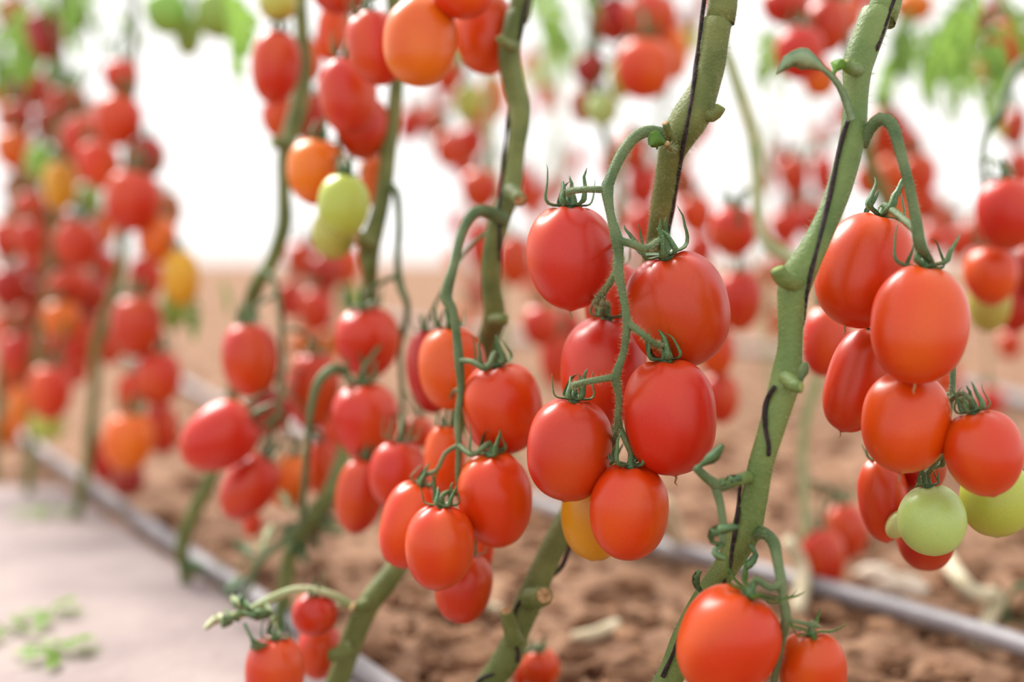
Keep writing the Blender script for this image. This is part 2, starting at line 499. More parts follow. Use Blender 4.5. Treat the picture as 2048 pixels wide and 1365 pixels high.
PL = {}       # plants
def plant(key, path, label, mat='stem_green', hair=0, stubs=(), twine=None, group=None, sides=14, top=0.3):
    PL[key] = dict(path=path, label=label, mat=mat, hair=hair, stubs=stubs, twine=twine, group=group, sides=sides, top=top)

# --- the sharp plant in the middle
plant('mid', [(1452, -60, .875, 58), (1436, 40, .875, 57), (1424, 120, .875, 56), (1407, 180, .875, 60), (1385, 228, .875, 76), (1352, 285, .878, 64), (1338, 330, .885, 50), (1324, 420, .90, 46), (1313, 500, .915, 46),
              (1296, 580, .945, 46), (1262, 720, .985, 46), (1218, 860, .99, 46), (1165, 985, .985, 46), (1118, 1072, .975, 48), (1086, 1140, .97, 50), (1058, 1205, .97, 54), (1036, 1262, .97, 46), (1018, 1310, .97, 56), (975, 1372, .975, 48), (900, 1450, .985, 46)],
      'tomato plant whose thick green stem rises behind the sharp central cluster', hair=420,
      stubs=[((1395, 222, .872), (1425, 232, .868), (1441, 214, .866), 26), ((1348, 285, .868), (1338, 268, .855), (1331, 247, .85), 16), ((1348, 296, .868), (1340, 296, .85), (1334, 288, .842), 14),
             ((1062, 1200, .955), (1078, 1198, .945), (1088, 1192, .935), 40), ((1030, 1285, .955), (1020, 1250, .95), (1013, 1222, .945), 30)],
      twine=[(1412, -60, 'f'), (1408, 0, 'f'), (1396, 100, 'f'), (1384, 190, 'f'), (1372, 262, 'f'), (1362, 320, 'f'), (1350, 392, 'f'), (1336, 470, 'f'), (1326, 530, 'b'), (1300, 640, 'b'), (1240, 820, 'b'), (1192, 970, 'b'), (1140, 1095, 'f'), (1118, 1140, 'b'), (1066, 1180, 'b'), (1038, 1206, 'f'), (1026, 1240, 'f'), (1030, 1285, 'f'), (1037, 1312, 'f'), (1022, 1340, 'b'), (960, 1360, 'f'), (938, 1410, 'f')])
truss('mid', [(1348, 288, .872, 30), (1318, 266, .864, 25), (1290, 264, .858, 24), (1262, 282, .852, 23), (1238, 318, .846, 22), (1220, 358, .84, 22), (1214, 380, .836, 25), (1221, 428, .83, 18), (1234, 480, .826, 24),
              (1238, 512, .826, 18), (1236, 540, .824, 22), (1246, 592, .822, 15), (1254, 645, .820, 17), (1247, 705, .822, 14), (1232, 754, .824, 18), (1238, 796, .83, 13), (1236, 842, .838, 15), (1246, 868, .842, 9)],
      [T(1140, 516, 174, 208, -1, .872, 'pink red', 'rosy red tomato at top left of the sharp central cluster, calyx claws upright', 0, True, mid=[(1175, 379, .838), (1140, 383, .85)], node=(1214, 378)),
       T(1357, 621, 205, 232, -15, .862, 'red', 'big red tomato at top right of the central cluster, tangled calyx in front of stem', 12, mid=[(1266, 489, .822), (1292, 498, .826)], node=(1236, 478)),
       T(1206, 744, 170, 222, 4, .915, 'pink red', 'red tomato half hidden behind the forked stalk of the central cluster', 0, mid=[(1214, 575, .836), (1193, 606, .862)], node=(1236, 540)),
       T(1341, 834, 184, 234, -5, .845, 'red', 'red tomato with a dried tip under the big one, right of the central stalk', 3, True, mid=[(1284, 668, .816), (1312, 690, .82)], node=(1254, 645)),
       T(1139, 900, 168, 205, 5, .852, 'red', 'glossy red tomato at lower left of the central cluster below a bent stalk', 2, mid=[(1185, 762, .82), (1152, 770, .828)], node=(1232, 754)),
       T(1257, 1024, 158, 192, 2, .848, 'orange red', 'orange red tomato at the bottom tip of the central cluster', 4, mid=[(1252, 885, .838)], node=(1240, 852)),
       T(1194, 1022, 142, 198, 6, .905, 'yellow', 'golden yellow tomato tucked behind the bottom of the central cluster', 0, mid=[(1228, 885, .86)], node=(1236, 846)),
       T(1228, 605, 120, 160, 0, .985, 'red', 'red tomato sliver seen in the gap between the top two central tomatoes', 0, node=(1236, 540)),
       ], 'the sharp central cluster', hair=650)

# --- the plant at the right
plant('right', [(1785, -60, .835, 62), (1752, 30, .83, 62), (1722, 110, .825, 62), (1714, 145, .822, 58), (1712, 200, .82, 48), (1706, 270, .815, 52), (1686, 355, .81, 50), (1658, 430, .805, 48), (1622, 505, .80, 56), (1592, 562, .80, 68), (1582, 620, .80, 54), (1580, 690, .80, 50), (1572, 755, .80, 60), (1552, 830, .80, 54), (1522, 930, .802, 50), (1506, 1010, .806, 54), (1488, 1070, .812, 62),
                (1452, 1135, .825, 50), (1410, 1195, .84, 48), (1375, 1265, .85, 52), (1345, 1345, .855, 54), (1300, 1430, .86, 54)],
      'tall tomato plant with leaning pale green stem at the right', 'stem_fresh', hair=300,
      stubs=[((1592, 566, .795), (1566, 558, .785), (1555, 538, .782), 34), ((1572, 755, .795), (1590, 772, .785), (1602, 774, .782), 28), ((1714, 140, .815), (1698, 136, .803), (1690, 124, .80), 24), ((1498, 955, .80), (1470, 962, .79), (1440, 968, .79), 22)],
      twine=[(1812, -60, 'f'), (1786, 5, 'f'), (1764, 70, 'f'), (1738, 135, 'b'), (1712, 200, 'b'), (1686, 270, 'f'), (1668, 350, 'f'), (1652, 425, 'f'), (1634, 500, 'f'), (1614, 580, 'f'), (1604, 650, 'b'), (1570, 740, 'b'), (1534, 800, 'f'), (1530, 850, 'f'), (1538, 895, 'f'), (1532, 920, 'b'), (1500, 945, 'b'), (1482, 965, 'f'), (1476, 1020, 'f'), (1466, 1090, 'f'), (1456, 1150, 'f'), (1425, 1190, 'b'), (1372, 1250, 'f'), (1345, 1310, 'f'), (1325, 1355, 'f')])
truss('right', [(1722, 290, .815, 30), (1740, 258, .81, 26), (1762, 238, .805, 28), (1784, 250, .80, 26), (1800, 300, .795, 23), (1818, 370, .79, 22), (1832, 440, .788, 22), (1840, 490, .786, 26), (1858, 520, .80, 16), (1880, 570, .84, 14), (1900, 660, .86, 14), (1905, 760, .85, 13), (1895, 850, .84, 12), (1885, 930, .84, 10)],
      [T(1727, 541, 190, 234, 20, .852, 'orange red', 'large orange red tomato touching the right stem, highest of its cluster', -10, True, mid=[(1822, 452, .80)], node=(1836, 470)),
       T(1838, 650, 192, 238, 8, .79, 'orange red', 'foremost glossy orange tomato of the right cluster, overlapping the top one', -12, True),
       T(1716, 760, 126, 214, 18, .872, 'red', 'narrow red tomato squeezed at left of the right cluster with pale tip', 0, True),
       T(1811, 845, 172, 202, 8, .815, 'orange red', 'broad red tomato directly below the foremost one of the right cluster', -6, True),
       T(1967, 908, 152, 172, -12, .80, 'orange red', 'rounded orange tomato at right edge with curled calyx above', -5),
       T(1863, 1041, 136, 140, -4, .835, 'green', 'pale green unripe round tomato below the right cluster', -3, sep='up'),
       T(1993, 1000, 140, 148, 0, .875, 'yellow green', 'yellowish green unripe tomato cut by the right edge', 0),
       T(1766, 1000, 98, 170, -5, .92, 'red', 'dark shaded red tomato left of the pale green unripe one', 0),
       T(1850, 1075, 112, 134, -8, .925, 'deep red', 'red tomato peeking out below the pale green unripe one', 0),
       T(1842, 930, 100, 120, 0, .93, 'deep red', 'shaded red tomato deep between the broad one and the green one', 0),
       T(1796, 1050, 44, 60, 30, .90, 'green', 'tiny pale green tomato poking out left of the round green one', 0)],
      'the right cluster', hair=300)
truss('right', [(1500, 1075, .812, 30), (1524, 1066, .80, 26), (1546, 1084, .785, 24), (1556, 1125, .775, 22), (1562, 1165, .768, 22), (1566, 1205, .766, 18), (1572, 1240, .766, 22), (1562, 1290, .775, 16), (1550, 1350, .785, 14), (1540, 1420, .79, 10)],
      [T(1456, 1286, 200, 226, 22, .772, 'orange red', 'very large red tomato at the bottom right with spread green calyx', 8, sep='flat', mid=[(1542, 1178, .762)], node=(1560, 1170)),
       T(1626, 1345, 134, 176, -6, .79, 'orange red', 'red tomato cut by the bottom edge beside the very large one', 14, sep='flat', mid=[(1600, 1246, .762), (1634, 1254, .766)], node=(1573, 1238))],
      'the bottom right cluster', hair=300)

# --- the plant left of the middle
plant('left', [(1050, -60, 1.04, 44), (1030, 40, 1.035, 44), (1018, 110, 1.03, 44), (1030, 180, 1.025, 44), (1040, 225, 1.02, 44), (1032, 300, 1.015, 38), (1022, 380, 1.01, 40), (1000, 435, 1.005, 44), (984, 500, 1.005, 38), (982, 570, 1.01, 40), (988, 640, 1.02, 46), (960, 720, 1.07, 40), (905, 880, 1.10, 40), (840, 1050, 1.08, 42), (790, 1140, 1.06, 44), (740, 1205, 1.05, 46), (705, 1280, 1.05, 46), (680, 1350, 1.05, 46)],
      'tomato plant with a knobbly stem left of the central cluster', hair=120,
      stubs=[((1022, 385, .995), (1036, 396, .98), (1040, 402, .975), 30), ((990, 640, 1.01), (1004, 640, 1.0), (1014, 640, .998), 26), ((1025, 95, 1.015), (1005, 84, 1.0), (998, 74, .998), 20), ((735, 1210, 1.035), (715, 1216, 1.03), (705, 1214, 1.028), 24), ((700, 1300, 1.035), (672, 1310, 1.03), (660, 1312, 1.03), 30)],
      twine=[(1072, -60, 'f'), (1048, 30, 'f'), (1034, 120, 'b'), (1022, 200, 'b'), (1012, 270, 'f'), (1005, 350, 'f'), (998, 420, 'f'), (1000, 490, 'f'), (998, 560, 'b'), (985, 660, 'b'), (945, 780, 'b')])
truss('left', [(1006, 440, 1.0, 34), (978, 425, .99, 26), (950, 425, .98, 24), (925, 462, .97, 20), (908, 530, .96, 19), (892, 592, .955, 24), (906, 622, .95, 18), (914, 680, .945, 18), (918, 722, .94, 20), (922, 780, .94, 15), (915, 840, .935, 14), (918, 890, .93, 13), (916, 950, .93, 11), (918, 1000, .93, 9)],
      [T(906, 737, 134, 166, -4, 1.00, 'orange red', 'light red tomato crossed by the stalk of the left middle cluster', 0),
       T(1005, 818, 158, 184, -8, .945, 'orange red', 'plump orange red tomato at right of the left middle cluster', 10, mid=[(945, 724, .925), (972, 738, .92)], node=(918, 715)),
       T(990, 1000, 150, 192, -5, .925, 'orange red', 'tall orange tomato leaning at lower right of the left middle cluster', 8, mid=[(945, 910, .915)], node=(918, 885)),
       T(890, 918, 84, 136, 0, 1.01, 'orange red', 'small shaded tomato behind the stalk of the left middle cluster', 0),
       T(820, 1050, 118, 176, 16, .955, 'orange red', 'slim orange tomato at lower left of the left middle cluster', 4, mid=[(890, 908, .93), (874, 940, .93)], node=(915, 885)),
       T(879, 1096, 138, 170, 3, .90, 'orange red', 'shiny oval tomato in front at the bottom of the left middle cluster', 0, node=(918, 985)),
       T(927, 1176, 112, 142, 12, .965, 'red', 'lowest red tomato of the left middle cluster, partly hidden', 0, True),
       T(966, 1090, 44, 100, 0, 1.02, 'orange red', 'narrow red tomato strip behind the lower left middle cluster', 0),
       T(862, 742, 96, 170, -6, 1.075, 'deep red', 'dim red tomato behind the light one crossed by a stalk', 0)],
      'the left middle cluster', hair=120)
truss('left', [(1030, -40, 1.03, 26), (990, -70, 1.02, 24), (940, -80, 1.01, 22), (890, -70, 1.01, 18), (850, -50, 1.01, 16), (800, -30, 1.04, 14), (760, -10, 1.08, 12)],
      [T(840, 84, 148, 178, 3, 1.0, 'orange', 'bright orange tomato at the top, hanging left of the tall stem', -8),
       T(972, 68, 124, 160, -4, 1.06, 'orange red', 'red tomato at the top edge tucked against the tall stem', 0),
       T(925, -18, 120, 110, 0, .99, 'orange red', 'orange tomato cut by the top edge left of the tall stem', 0),
       T(752, 95, 112, 152, -16, 1.085, 'red', 'shaded red tomato left of the bright orange one at the top', 0)],
      'the cluster at the top left of the tall stem')
truss('left', [(715, 1225, 1.045, 18), (690, 1205, 1.04, 17), (655, 1188, 1.035, 16), (600, 1180, 1.03, 17), (550, 1195, 1.02, 18), (500, 1222, 1.01, 19), (450, 1240, 1.0, 18)],
      [T(630, 1229, 94, 86, 2, 1.04, 'red', 'small round red tomato hanging alone at the bottom left', 14, mesh='round'),
       T(549, 1350, 118, 156, 3, 1.0, 'pink red', 'red tomato cut by the bottom edge at left', 8),
       T(638, 1304, 88, 112, 8, 1.08, 'red', 'red tomato behind the small round one at bottom left', 0)],
      'the bottom left cluster', 'stem_pale')
truss('mid', [(1018, 1330, .975, 16), (1035, 1310, 1.0, 14), (1060, 1300, 1.05, 12), (1075, 1296, 1.1, 10)],
      [T(1082, 1338, 74, 84, -4, 1.12, 'orange red', 'small orange red tomato low on the soil side of the central stem', 16),
       T(1048, 1352, 40, 70, 0, 1.16, 'orange red', 'sliver of red tomato beside the small low orange one', 0)],
      'the low cluster at the bottom middle')

# --- blurred plants of the same row, further left
plant('bl1', [(785, -60, 1.22, 32), (792, 60, 1.22, 32), (792, 180, 1.22, 30), (778, 290, 1.21, 34), (768, 380, 1.20, 34), (752, 450, 1.19, 38), (738, 500, 1.19, 44), (740, 560, 1.20, 30), (742, 640, 1.30, 28), (715, 800, 1.36, 30), (690, 900, 1.34, 32), (660, 985, 1.31, 34), (612, 1050, 1.30, 36), (580, 1110, 1.30, 32), (570, 1180, 1.30, 32)],
      'blurred tomato plant rising behind the heart shaped red tomato', 'stem_green', stubs=[((740, 490, 1.18), (722, 478, 1.16), (712, 474, 1.155), 30)], group='blurred plants of the front row')
truss('bl1', [(785, 120, 1.21, 22), (745, 90, 1.17, 18), (715, 110, 1.15, 16), (690, 240, 1.24, 12), (675, 300, 1.2, 12), (685, 340, 1.16, 10)],
      [T(696, 192, 118, 154, -4, 1.15, 'pink red', None), T(725, 254, 112, 132, -6, 1.215, 'red', None, 0),
       T(631, 344, 116, 132, 6, 1.20, 'orange', None), T(687, 412, 104, 128, 4, 1.12, 'yellow green', None), T(668, 470, 90, 96, 8, 1.19, 'yellow green', None),
       T(752, 365, 64, 110, -8, 1.27, 'orange', None), T(680, -12, 112, 80, 0, 1.2, 'red', None), T(664, 62, 60, 120, 6, 1.28, 'orange red', None)],
      'the upper left middle cluster')
truss('bl1', [(775, 370, 1.2, 18), (792, 385, 1.19, 16), (798, 450, 1.18, 14), (795, 520, 1.18, 14), (800, 570, 1.18, 18), (815, 620, 1.18, 14), (800, 700, 1.20, 12), (805, 790, 1.2, 11), (800, 860, 1.19, 10)],
      [T(735, 686, 128, 148, -6, 1.185, 'red', None, 14, mesh='point'), T(733, 846, 132, 162, -6, 1.15, 'pink red', None, 6, mesh='point'), T(720, 992, 98, 152, 12, 1.13, 'red', None),
       T(795, 950, 116, 138, 4, 1.07, 'red', None), T(838, 866, 60, 66, 0, 1.2, 'pink red', None)],
      'the blurred lower left middle cluster')
plant('bl2', [(598, -60, 1.36, 30), (604, 60, 1.36, 30), (606, 150, 1.36, 34), (592, 235, 1.35, 40), (572, 300, 1.34, 34), (568, 380, 1.34, 28), (568, 450, 1.34, 32), (545, 520, 1.34, 30), (508, 585, 1.35, 32), (480, 700, 1.42, 26), (455, 850, 1.46, 26), (420, 960, 1.45, 28), (385, 1030, 1.46, 30), (364, 1095, 1.47, 28), (372, 1150, 1.48, 26)],
      'blurred tomato plant with kinked stem beside the bright gap', 'stem_green', stubs=[((575, 290, 1.33), (556, 286, 1.31), (545, 284, 1.305), 26)], group='blurred plants of the front row')
truss('bl2', [(600, 20, 1.35, 16), (575, 20, 1.32, 14), (560, 60, 1.31, 12), (570, 150, 1.38, 10), (590, 200, 1.42, 10)],
      [T(551, 134, 98, 148, 6, 1.30, 'red', None), T(556, 8, 78, 72, 0, 1.3, 'yellow green', None), T(562, 236, 78, 84, 0, 1.42, 'orange red', None), T(624, 236, 66, 100, 10, 1.45, 'deep red', None), T(618, 120, 54, 90, 0, 1.48, 'orange red', None)],
      'the blurred cluster right of the bright gap')
truss('bl2', [(530, 545, 1.33, 16), (548, 560, 1.32, 13), (560, 620, 1.31, 13), (566, 720, 1.31, 12), (560, 800, 1.3, 11), (540, 880, 1.28, 11), (535, 920, 1.28, 10)],
      [T(500, 721, 115, 152, -3, 1.31, 'red', None, 4), T(626, 782, 110, 160, 4, 1.38, 'red', None, 10), T(437, 876, 132, 164, 58, 1.235, 'red', None, -10), T(535, 826, 92, 84, 20, 1.33, 'deep red', None, -30),
       T(497, 976, 104, 142, 34, 1.265, 'red', None, -8), T(578, 962, 92, 108, 10, 1.33, 'orange', None), T(642, 936, 70, 112, -6, 1.38, 'orange red', None), T(664, 880, 52, 90, 0, 1.45, 'red', None), T(505, 1050, 40, 50, 0, 1.35, 'orange red', None)],
      'the blurred lower left cluster')
truss('bl1', [(690, 745, 1.16, 22), (668, 738, 1.14, 22), (640, 760, 1.13, 21), (626, 800, 1.13, 19), (618, 860, 1.14, 15), (612, 930, 1.16, 14), (606, 1000, 1.2, 15), (600, 1050, 1.24, 16), (545, 1100, 1.26, 17), (515, 1130, 1.28, 15), (495, 1180, 1.3, 14), (470, 1215, 1.32, 12)],
      [], 'bare stalk')

# far left, same row
FL = 'the column left of the white gap'
plant('fl1', [(262, -60, 1.85, 16), (268, 60, 1.85, 16), (262, 200, 1.84, 16), (255, 330, 1.82, 18), (248, 450, 1.82, 22), (240, 540, 1.82, 22), (215, 630, 1.82, 24), (192, 690, 1.82, 22), (190, 770, 1.82, 20), (182, 850, 1.82, 22), (175, 920, 1.82, 20), (160, 1000, 1.82, 20)],
      'blurred tomato plant left of the bright gap, red clusters top to bottom', 'stem_green', group='blurred plants of the front row')
truss('fl1', [(250, 60, 1.8, 10), (245, 110, 1.76, 9), (260, 200, 1.78, 8), (280, 270, 1.75, 8), (250, 330, 1.76, 8), (300, 430, 1.74, 8), (330, 480, 1.72, 8)],
      [T(242, 154, 62, 66, 0, 1.76, 'red', None), T(236, 240, 86, 98, 10, 1.74, 'red', None), T(296, 315, 62, 74, 0, 1.74, 'deep red', None), T(265, 402, 100, 116, 14, 1.70, 'red', None), T(336, 418, 48, 66, -10, 1.80, 'brown', None),
       T(315, 480, 70, 88, -4, 1.72, 'orange', None), T(362, 556, 66, 106, -4, 1.70, 'yellow', None), T(350, 612, 46, 92, 8, 1.78, 'leafy green', None), T(292, 555, 58, 84, 0, 1.86, 'red', None), T(200, 330, 72, 96, -20, 1.84, 'orange red', None), T(168, 278, 80, 90, -20, 1.88, 'red', None)],
      'the column left of the white gap')
truss('fl1', [(225, 600, 1.8, 12), (262, 580, 1.76, 10), (280, 620, 1.74, 9), (300, 720, 1.76, 8), (280, 820, 1.76, 8)],
      [T(273, 652, 92, 116, 2, 1.72, 'red', None), T(316, 756, 82, 104, 4, 1.72, 'red', None), T(262, 788, 50, 84, 0, 1.82, 'orange red', None), T(256, 886, 90, 112, 8, 1.70, 'orange', None), T(325, 858, 60, 96, -4, 1.76, 'red', None), T(207, 920, 44, 84, 0, 1.84, 'red', None), T(254, 958, 64, 66, 0, 1.82, 'dark red', None)],
      'the low column by the path end')
plant('fl2', [(118, -60, 2.05, 16), (120, 80, 2.05, 16), (118, 250, 2.04, 16), (110, 400, 2.02, 18), (98, 520, 2.0, 18), (88, 640, 2.0, 18), (70, 760, 2.0, 18), (62, 900, 2.0, 18), (58, 960, 2.0, 18)],
      'blurred tomato plant near the left edge, second from the edge', 'stem_green', group='blurred plants of the front row')
truss('fl2', [(118, 30, 2.04, 10), (100, 60, 2.0, 9), (120, 150, 1.98, 9), (130, 250, 1.98, 9), (140, 330, 1.96, 8), (150, 440, 1.95, 8)],
      [T(88, 72, 62, 92, -10, 1.96, 'dark red', None), T(135, 208, 74, 62, 0, 2.02, 'red', None), T(120, 372, 62, 92, 0, 1.92, 'yellow', None), T(80, 326, 52, 72, 0, 2.0, 'leafy green', None), T(155, 488, 86, 92, 6, 1.9, 'red', None), T(112, 460, 56, 80, 0, 2.05, 'pink red', None), T(178, 400, 44, 60, 0, 2.08, 'leafy green', None), T(140, 575, 80, 70, 0, 2.0, 'red', None), T(60, 420, 60, 70, 0, 2.02, 'red', None), T(208, 540, 50, 70, 0, 2.1, 'red', None)],
      'the upper tangle near left edge')
truss('fl2', [(90, 600, 2.0, 11), (110, 590, 1.96, 9), (130, 640, 1.94, 9), (110, 720, 1.92, 8)],
      [T(122, 640, 66, 72, 0, 1.96, 'orange', None), T(162, 684, 54, 84, 0, 2.0, 'red', None), T(100, 786, 76, 104, 2, 1.9, 'orange red', None), T(95, 852, 60, 60, 0, 2.0, 'yellow green', None), T(50, 812, 56, 80, 0, 2.05, 'orange', None)],
      'the lower tangle near left edge')
plant('fl3', [(30, -60, 2.22, 16), (34, 100, 2.22, 16), (40, 260, 2.2, 16), (30, 400, 2.2, 18), (14, 520, 2.2, 18), (8, 650, 2.2, 18), (-4, 800, 2.2, 18), (-10, 890, 2.2, 18)],
      'blurred tomato plant hard against the left edge', 'stem_green', group='blurred plants of the front row')
truss('fl3', [(34, 120, 2.2, 10), (20, 160, 2.16, 9), (36, 260, 2.14, 8), (20, 400, 2.14, 8), (10, 500, 2.12, 8), (20, 640, 2.12, 8)],
      [T(28, 300, 66, 74, 0, 2.1, 'orange', None), T(30, 238, 62, 64, 0, 2.14, 'red', None), T(8, 190, 50, 60, 0, 2.18, 'orange red', None), T(14, 480, 54, 80, 0, 2.12, 'red', None), T(18, 575, 70, 80, 0, 2.1, 'deep red', None), T(36, 715, 66, 96, -4, 2.06, 'red', None), T(66, 545, 50, 70, 0, 2.16, 'pink red', None), T(12, 660, 50, 70, 0, 2.2, 'orange red', None), T(28, 30, 60, 70, 0, 2.18, 'brown', None), T(60, 640, 46, 60, 0, 2.2, 'red', None), T(150, 28, 56, 70, 0, 2.16, 'leafy green', None)],
      'the tangle against the left edge')
plant('fl4', [(380, -260, 1.8, 20), (390, -150, 1.8, 20), (395, -110, 1.8, 20)], 'hanging green shoot at the top edge above the bright gap', 'stem_green', group='blurred plants of the front row', top=0.1)
truss('fl4', [(390, -160, 1.8, 12), (385, -80, 1.8, 11), (380, -30, 1.8, 10), (385, 10, 1.79, 9)],
      [T(334, 24, 88, 92, -14, 1.78, 'leafy green', None), T(438, 28, 98, 100, 14, 1.78, 'leafy green', None), T(376, 72, 56, 84, 0, 1.84, 'leafy green', None)],
      'the green trio at the top above the gap')

# --- second row, behind the middle and the right
plant('sr1', [(1440, 40, 1.36, 20), (1462, 130, 1.36, 24), (1488, 210, 1.36, 30), (1508, 280, 1.36, 30), (1514, 350, 1.36, 28), (1516, 420, 1.36, 24), (1530, 480, 1.36, 26), (1575, 515, 1.36, 30), (1640, 560, 1.36, 28), (1650, 680, 1.4, 22), (1610, 850, 1.42, 22), (1606, 960, 1.43, 22), (1612, 1080, 1.44, 24), (1598, 1200, 1.44, 28)],
      'pale curved tomato plant stem behind the leaning right stem', 'stem_pale', group='blurred plants of the second row', top=0.2)
truss('sr1', [(1514, 400, 1.36, 14), (1500, 380, 1.37, 12), (1480, 400, 1.4, 10), (1480, 520, 1.46, 9), (1450, 640, 1.5, 9), (1445, 740, 1.5, 9)],
      [T(1468, 462, 94, 102, 0, 1.45, 'red', None), T(1479, 602, 90, 122, 0, 1.47, 'red', None), T(1432, 702, 74, 104, 0, 1.5, 'orange red', None), T(1440, 798, 78, 104, -4, 1.5, 'red', None)],
      'the group behind the big one')
truss('sr1', [(1606, 960, 1.43, 10), (1640, 970, 1.44, 9), (1668, 985, 1.46, 8), (1650, 1030, 1.47, 8)],
      [T(1645, 1117, 92, 126, -4, 1.44, 'red', None), T(1690, 1064, 92, 116, -4, 1.5, 'red', None)], 'the blurred pair above the grey hose')
truss('sr1', [(1650, 600, 1.37, 12), (1660, 590, 1.3, 10), (1655, 610, 1.2, 9)],
      [T(1652, 682, 98, 142, 4, 1.12, 'red', None), T(1740, 360, 60, 70, 0, 1.9, 'orange red', None)], 'the pair behind the right stem')
plant('sr2', [(1188, -60, 1.75, 26), (1190, 60, 1.75, 26), (1186, 180, 1.75, 20), (1215, 290, 1.75, 18), (1240, 400, 1.75, 18), (1200, 600, 1.75, 18), (1180, 800, 1.75, 18), (1160, 1000, 1.75, 20), (1150, 1080, 1.75, 20)],
      'blurred tomato plant behind the left side of the central cluster', 'stem_green', group='blurred plants of the second row')
truss('sr2', [(1190, 0, 1.74, 16), (1230, -30, 1.7, 12), (1270, 0, 1.66, 10), (1260, 70, 1.7, 9), (1200, 150, 1.7, 9)],
      [T(1289, 138, 116, 124, 4, 1.63, 'orange red', None), T(1300, 38, 108, 102, 0, 1.68, 'red', None), T(1228, 40, 72, 92, 0, 1.74, 'deep red', None), T(1180, 140, 66, 66, 0, 1.72, 'dark red', None), T(1205, 218, 66, 66, 0, 1.7, 'green', None), T(1166, 212, 52, 72, 0, 1.78, 'brown', None), T(1346, 104, 58, 112, -8, 1.76, 'orange', None), T(1240, 160, 44, 84, 0, 1.8, 'yellow green', None)],
      'the blurred cluster above the central cluster')
truss('sr2', [(1200, 590, 1.74, 12), (1150, 590, 1.7, 10), (1110, 610, 1.66, 9), (1115, 680, 1.68, 8)],
      [T(1082, 652, 76, 84, 0, 1.66, 'pink red', None), T(1130, 660, 70, 84, 0, 1.74, 'red', None), T(1116, 722, 72, 110, 0, 1.72, 'red', None)],
      'the blurred cluster left of the forked stalk')
plant('sr3', [(965, -60, 1.95, 18), (975, 120, 1.95, 18), (985, 300, 1.95, 18), (1005, 440, 1.95, 20), (1000, 600, 1.95, 18), (1020, 800, 1.95, 22), (1025, 960, 1.95, 26), (1024, 1020, 1.95, 26)],
      'blurred tomato plant straight behind the knobbly stem', 'stem_pale', group='blurred plants of the second row')
truss('sr3', [(985, 300, 1.94, 12), (970, 310, 1.9, 9), (965, 400, 1.9, 8), (1000, 450, 1.92, 8)],
      [T(960, 380, 76, 84, 0, 1.88, 'red', None), T(1052, 380, 40, 84, 0, 1.98, 'red', None), T(962, 490, 54, 100, 0, 1.95, 'red', None), T(1028, 522, 68, 104, 0, 1.9, 'red', None)],
      'the blurred cluster behind the knobbly stem')
truss('sr3', [(970, 60, 1.94, 12), (930, 90, 1.9, 9), (930, 150, 1.9, 8)],
      [T(896, 150, 60, 70, 0, 1.9, 'red', None), T(936, 206, 56, 76, 0, 1.92, 'yellow green', None), T(985, 196, 56, 92, 0, 2.0, 'orange', None), T(940, 285, 60, 70, 0, 2.05, 'red', None)],
      'the mixed cluster under top tomatoes')
plant('sr4', [(700, 200, 2.2, 16), (690, 350, 2.2, 16), (680, 480, 2.2, 16), (660, 600, 2.2, 16), (650, 800, 2.2, 16), (655, 955, 2.2, 16)],
      'blurred last tomato plant of the second row behind the yellow green fruit', 'stem_green', group='blurred plants of the second row')
truss('sr4', [(685, 440, 2.2, 12), (650, 440, 2.14, 9), (630, 520, 2.12, 8), (640, 600, 2.12, 8)],
      [T(606, 520, 68, 78, 0, 2.14, 'red', None), T(648, 548, 72, 84, 0, 2.1, 'deep red', None), T(690, 530, 64, 84, 0, 2.16, 'orange red', None), T(632, 622, 72, 92, 0, 2.08, 'red', None), T(582, 600, 58, 80, 0, 2.2, 'red', None), T(700, 600, 44, 64, 0, 2.2, 'leafy green', None), T(660, 690, 56, 66, 0, 2.2, 'orange', None), T(604, 690, 52, 60, 0, 2.24, 'orange', None)],
      'the mass below the yellowish tomato')
plant('sr5', [(2120, -60, 1.32, 40), (2100, 80, 1.32, 40), (2095, 300, 1.3, 38), (2100, 600, 1.3, 38), (2080, 900, 1.32, 38), (2090, 1200, 1.34, 38)],
      'tomato plant just beyond the right edge whose stalks droop into view', 'stem_green', group='blurred plants of the second row')
truss('sr5', [(2098, 130, 1.31, 24), (2050, 122, 1.28, 22), (2026, 150, 1.26, 20), (2008, 200, 1.25, 18), (1996, 236, 1.24, 24), (1975, 262, 1.24, 14), (1965, 320, 1.23, 11), (1968, 400, 1.23, 10), (1955, 440, 1.23, 8)],
      [T(2014, 427, 120, 146, -8, 1.19, 'red', None, 4), T(1982, 551, 106, 120, -4, 1.23, 'orange red', None), T(1978, 610, 86, 110, 0, 1.29, 'yellow green', None), T(2034, 614, 70, 104, 10, 1.34, 'red', None), T(2056, 540, 60, 100, 0, 1.33, 'deep red', None)],
      'the drooping cluster at the right edge')
truss('sr5', [(2085, 1190, 1.33, 14), (2040, 1170, 1.35, 12), (2015, 1200, 1.36, 10)],
      [T(2006, 1302, 106, 104, 0, 1.36, 'red', None, 6), T(2056, 1240, 50, 60, 0, 1.44, 'red', None)], 'the blurred pair at the lower right corner')
plant('sr6', [(1690, -60, 1.62, 18), (1680, 0, 1.62, 18), (1696, 70, 1.62, 18), (1700, 200, 1.64, 18), (1740, 330, 1.66, 26), (1770, 420, 1.66, 24), (1760, 600, 1.7, 20), (1800, 900, 1.7, 20), (1880, 1080, 1.7, 22), (1900, 1100, 1.7, 22)],
      'blurred tomato plant behind the top of the leaning right stem', 'stem_green', group='blurred plants of the second row')
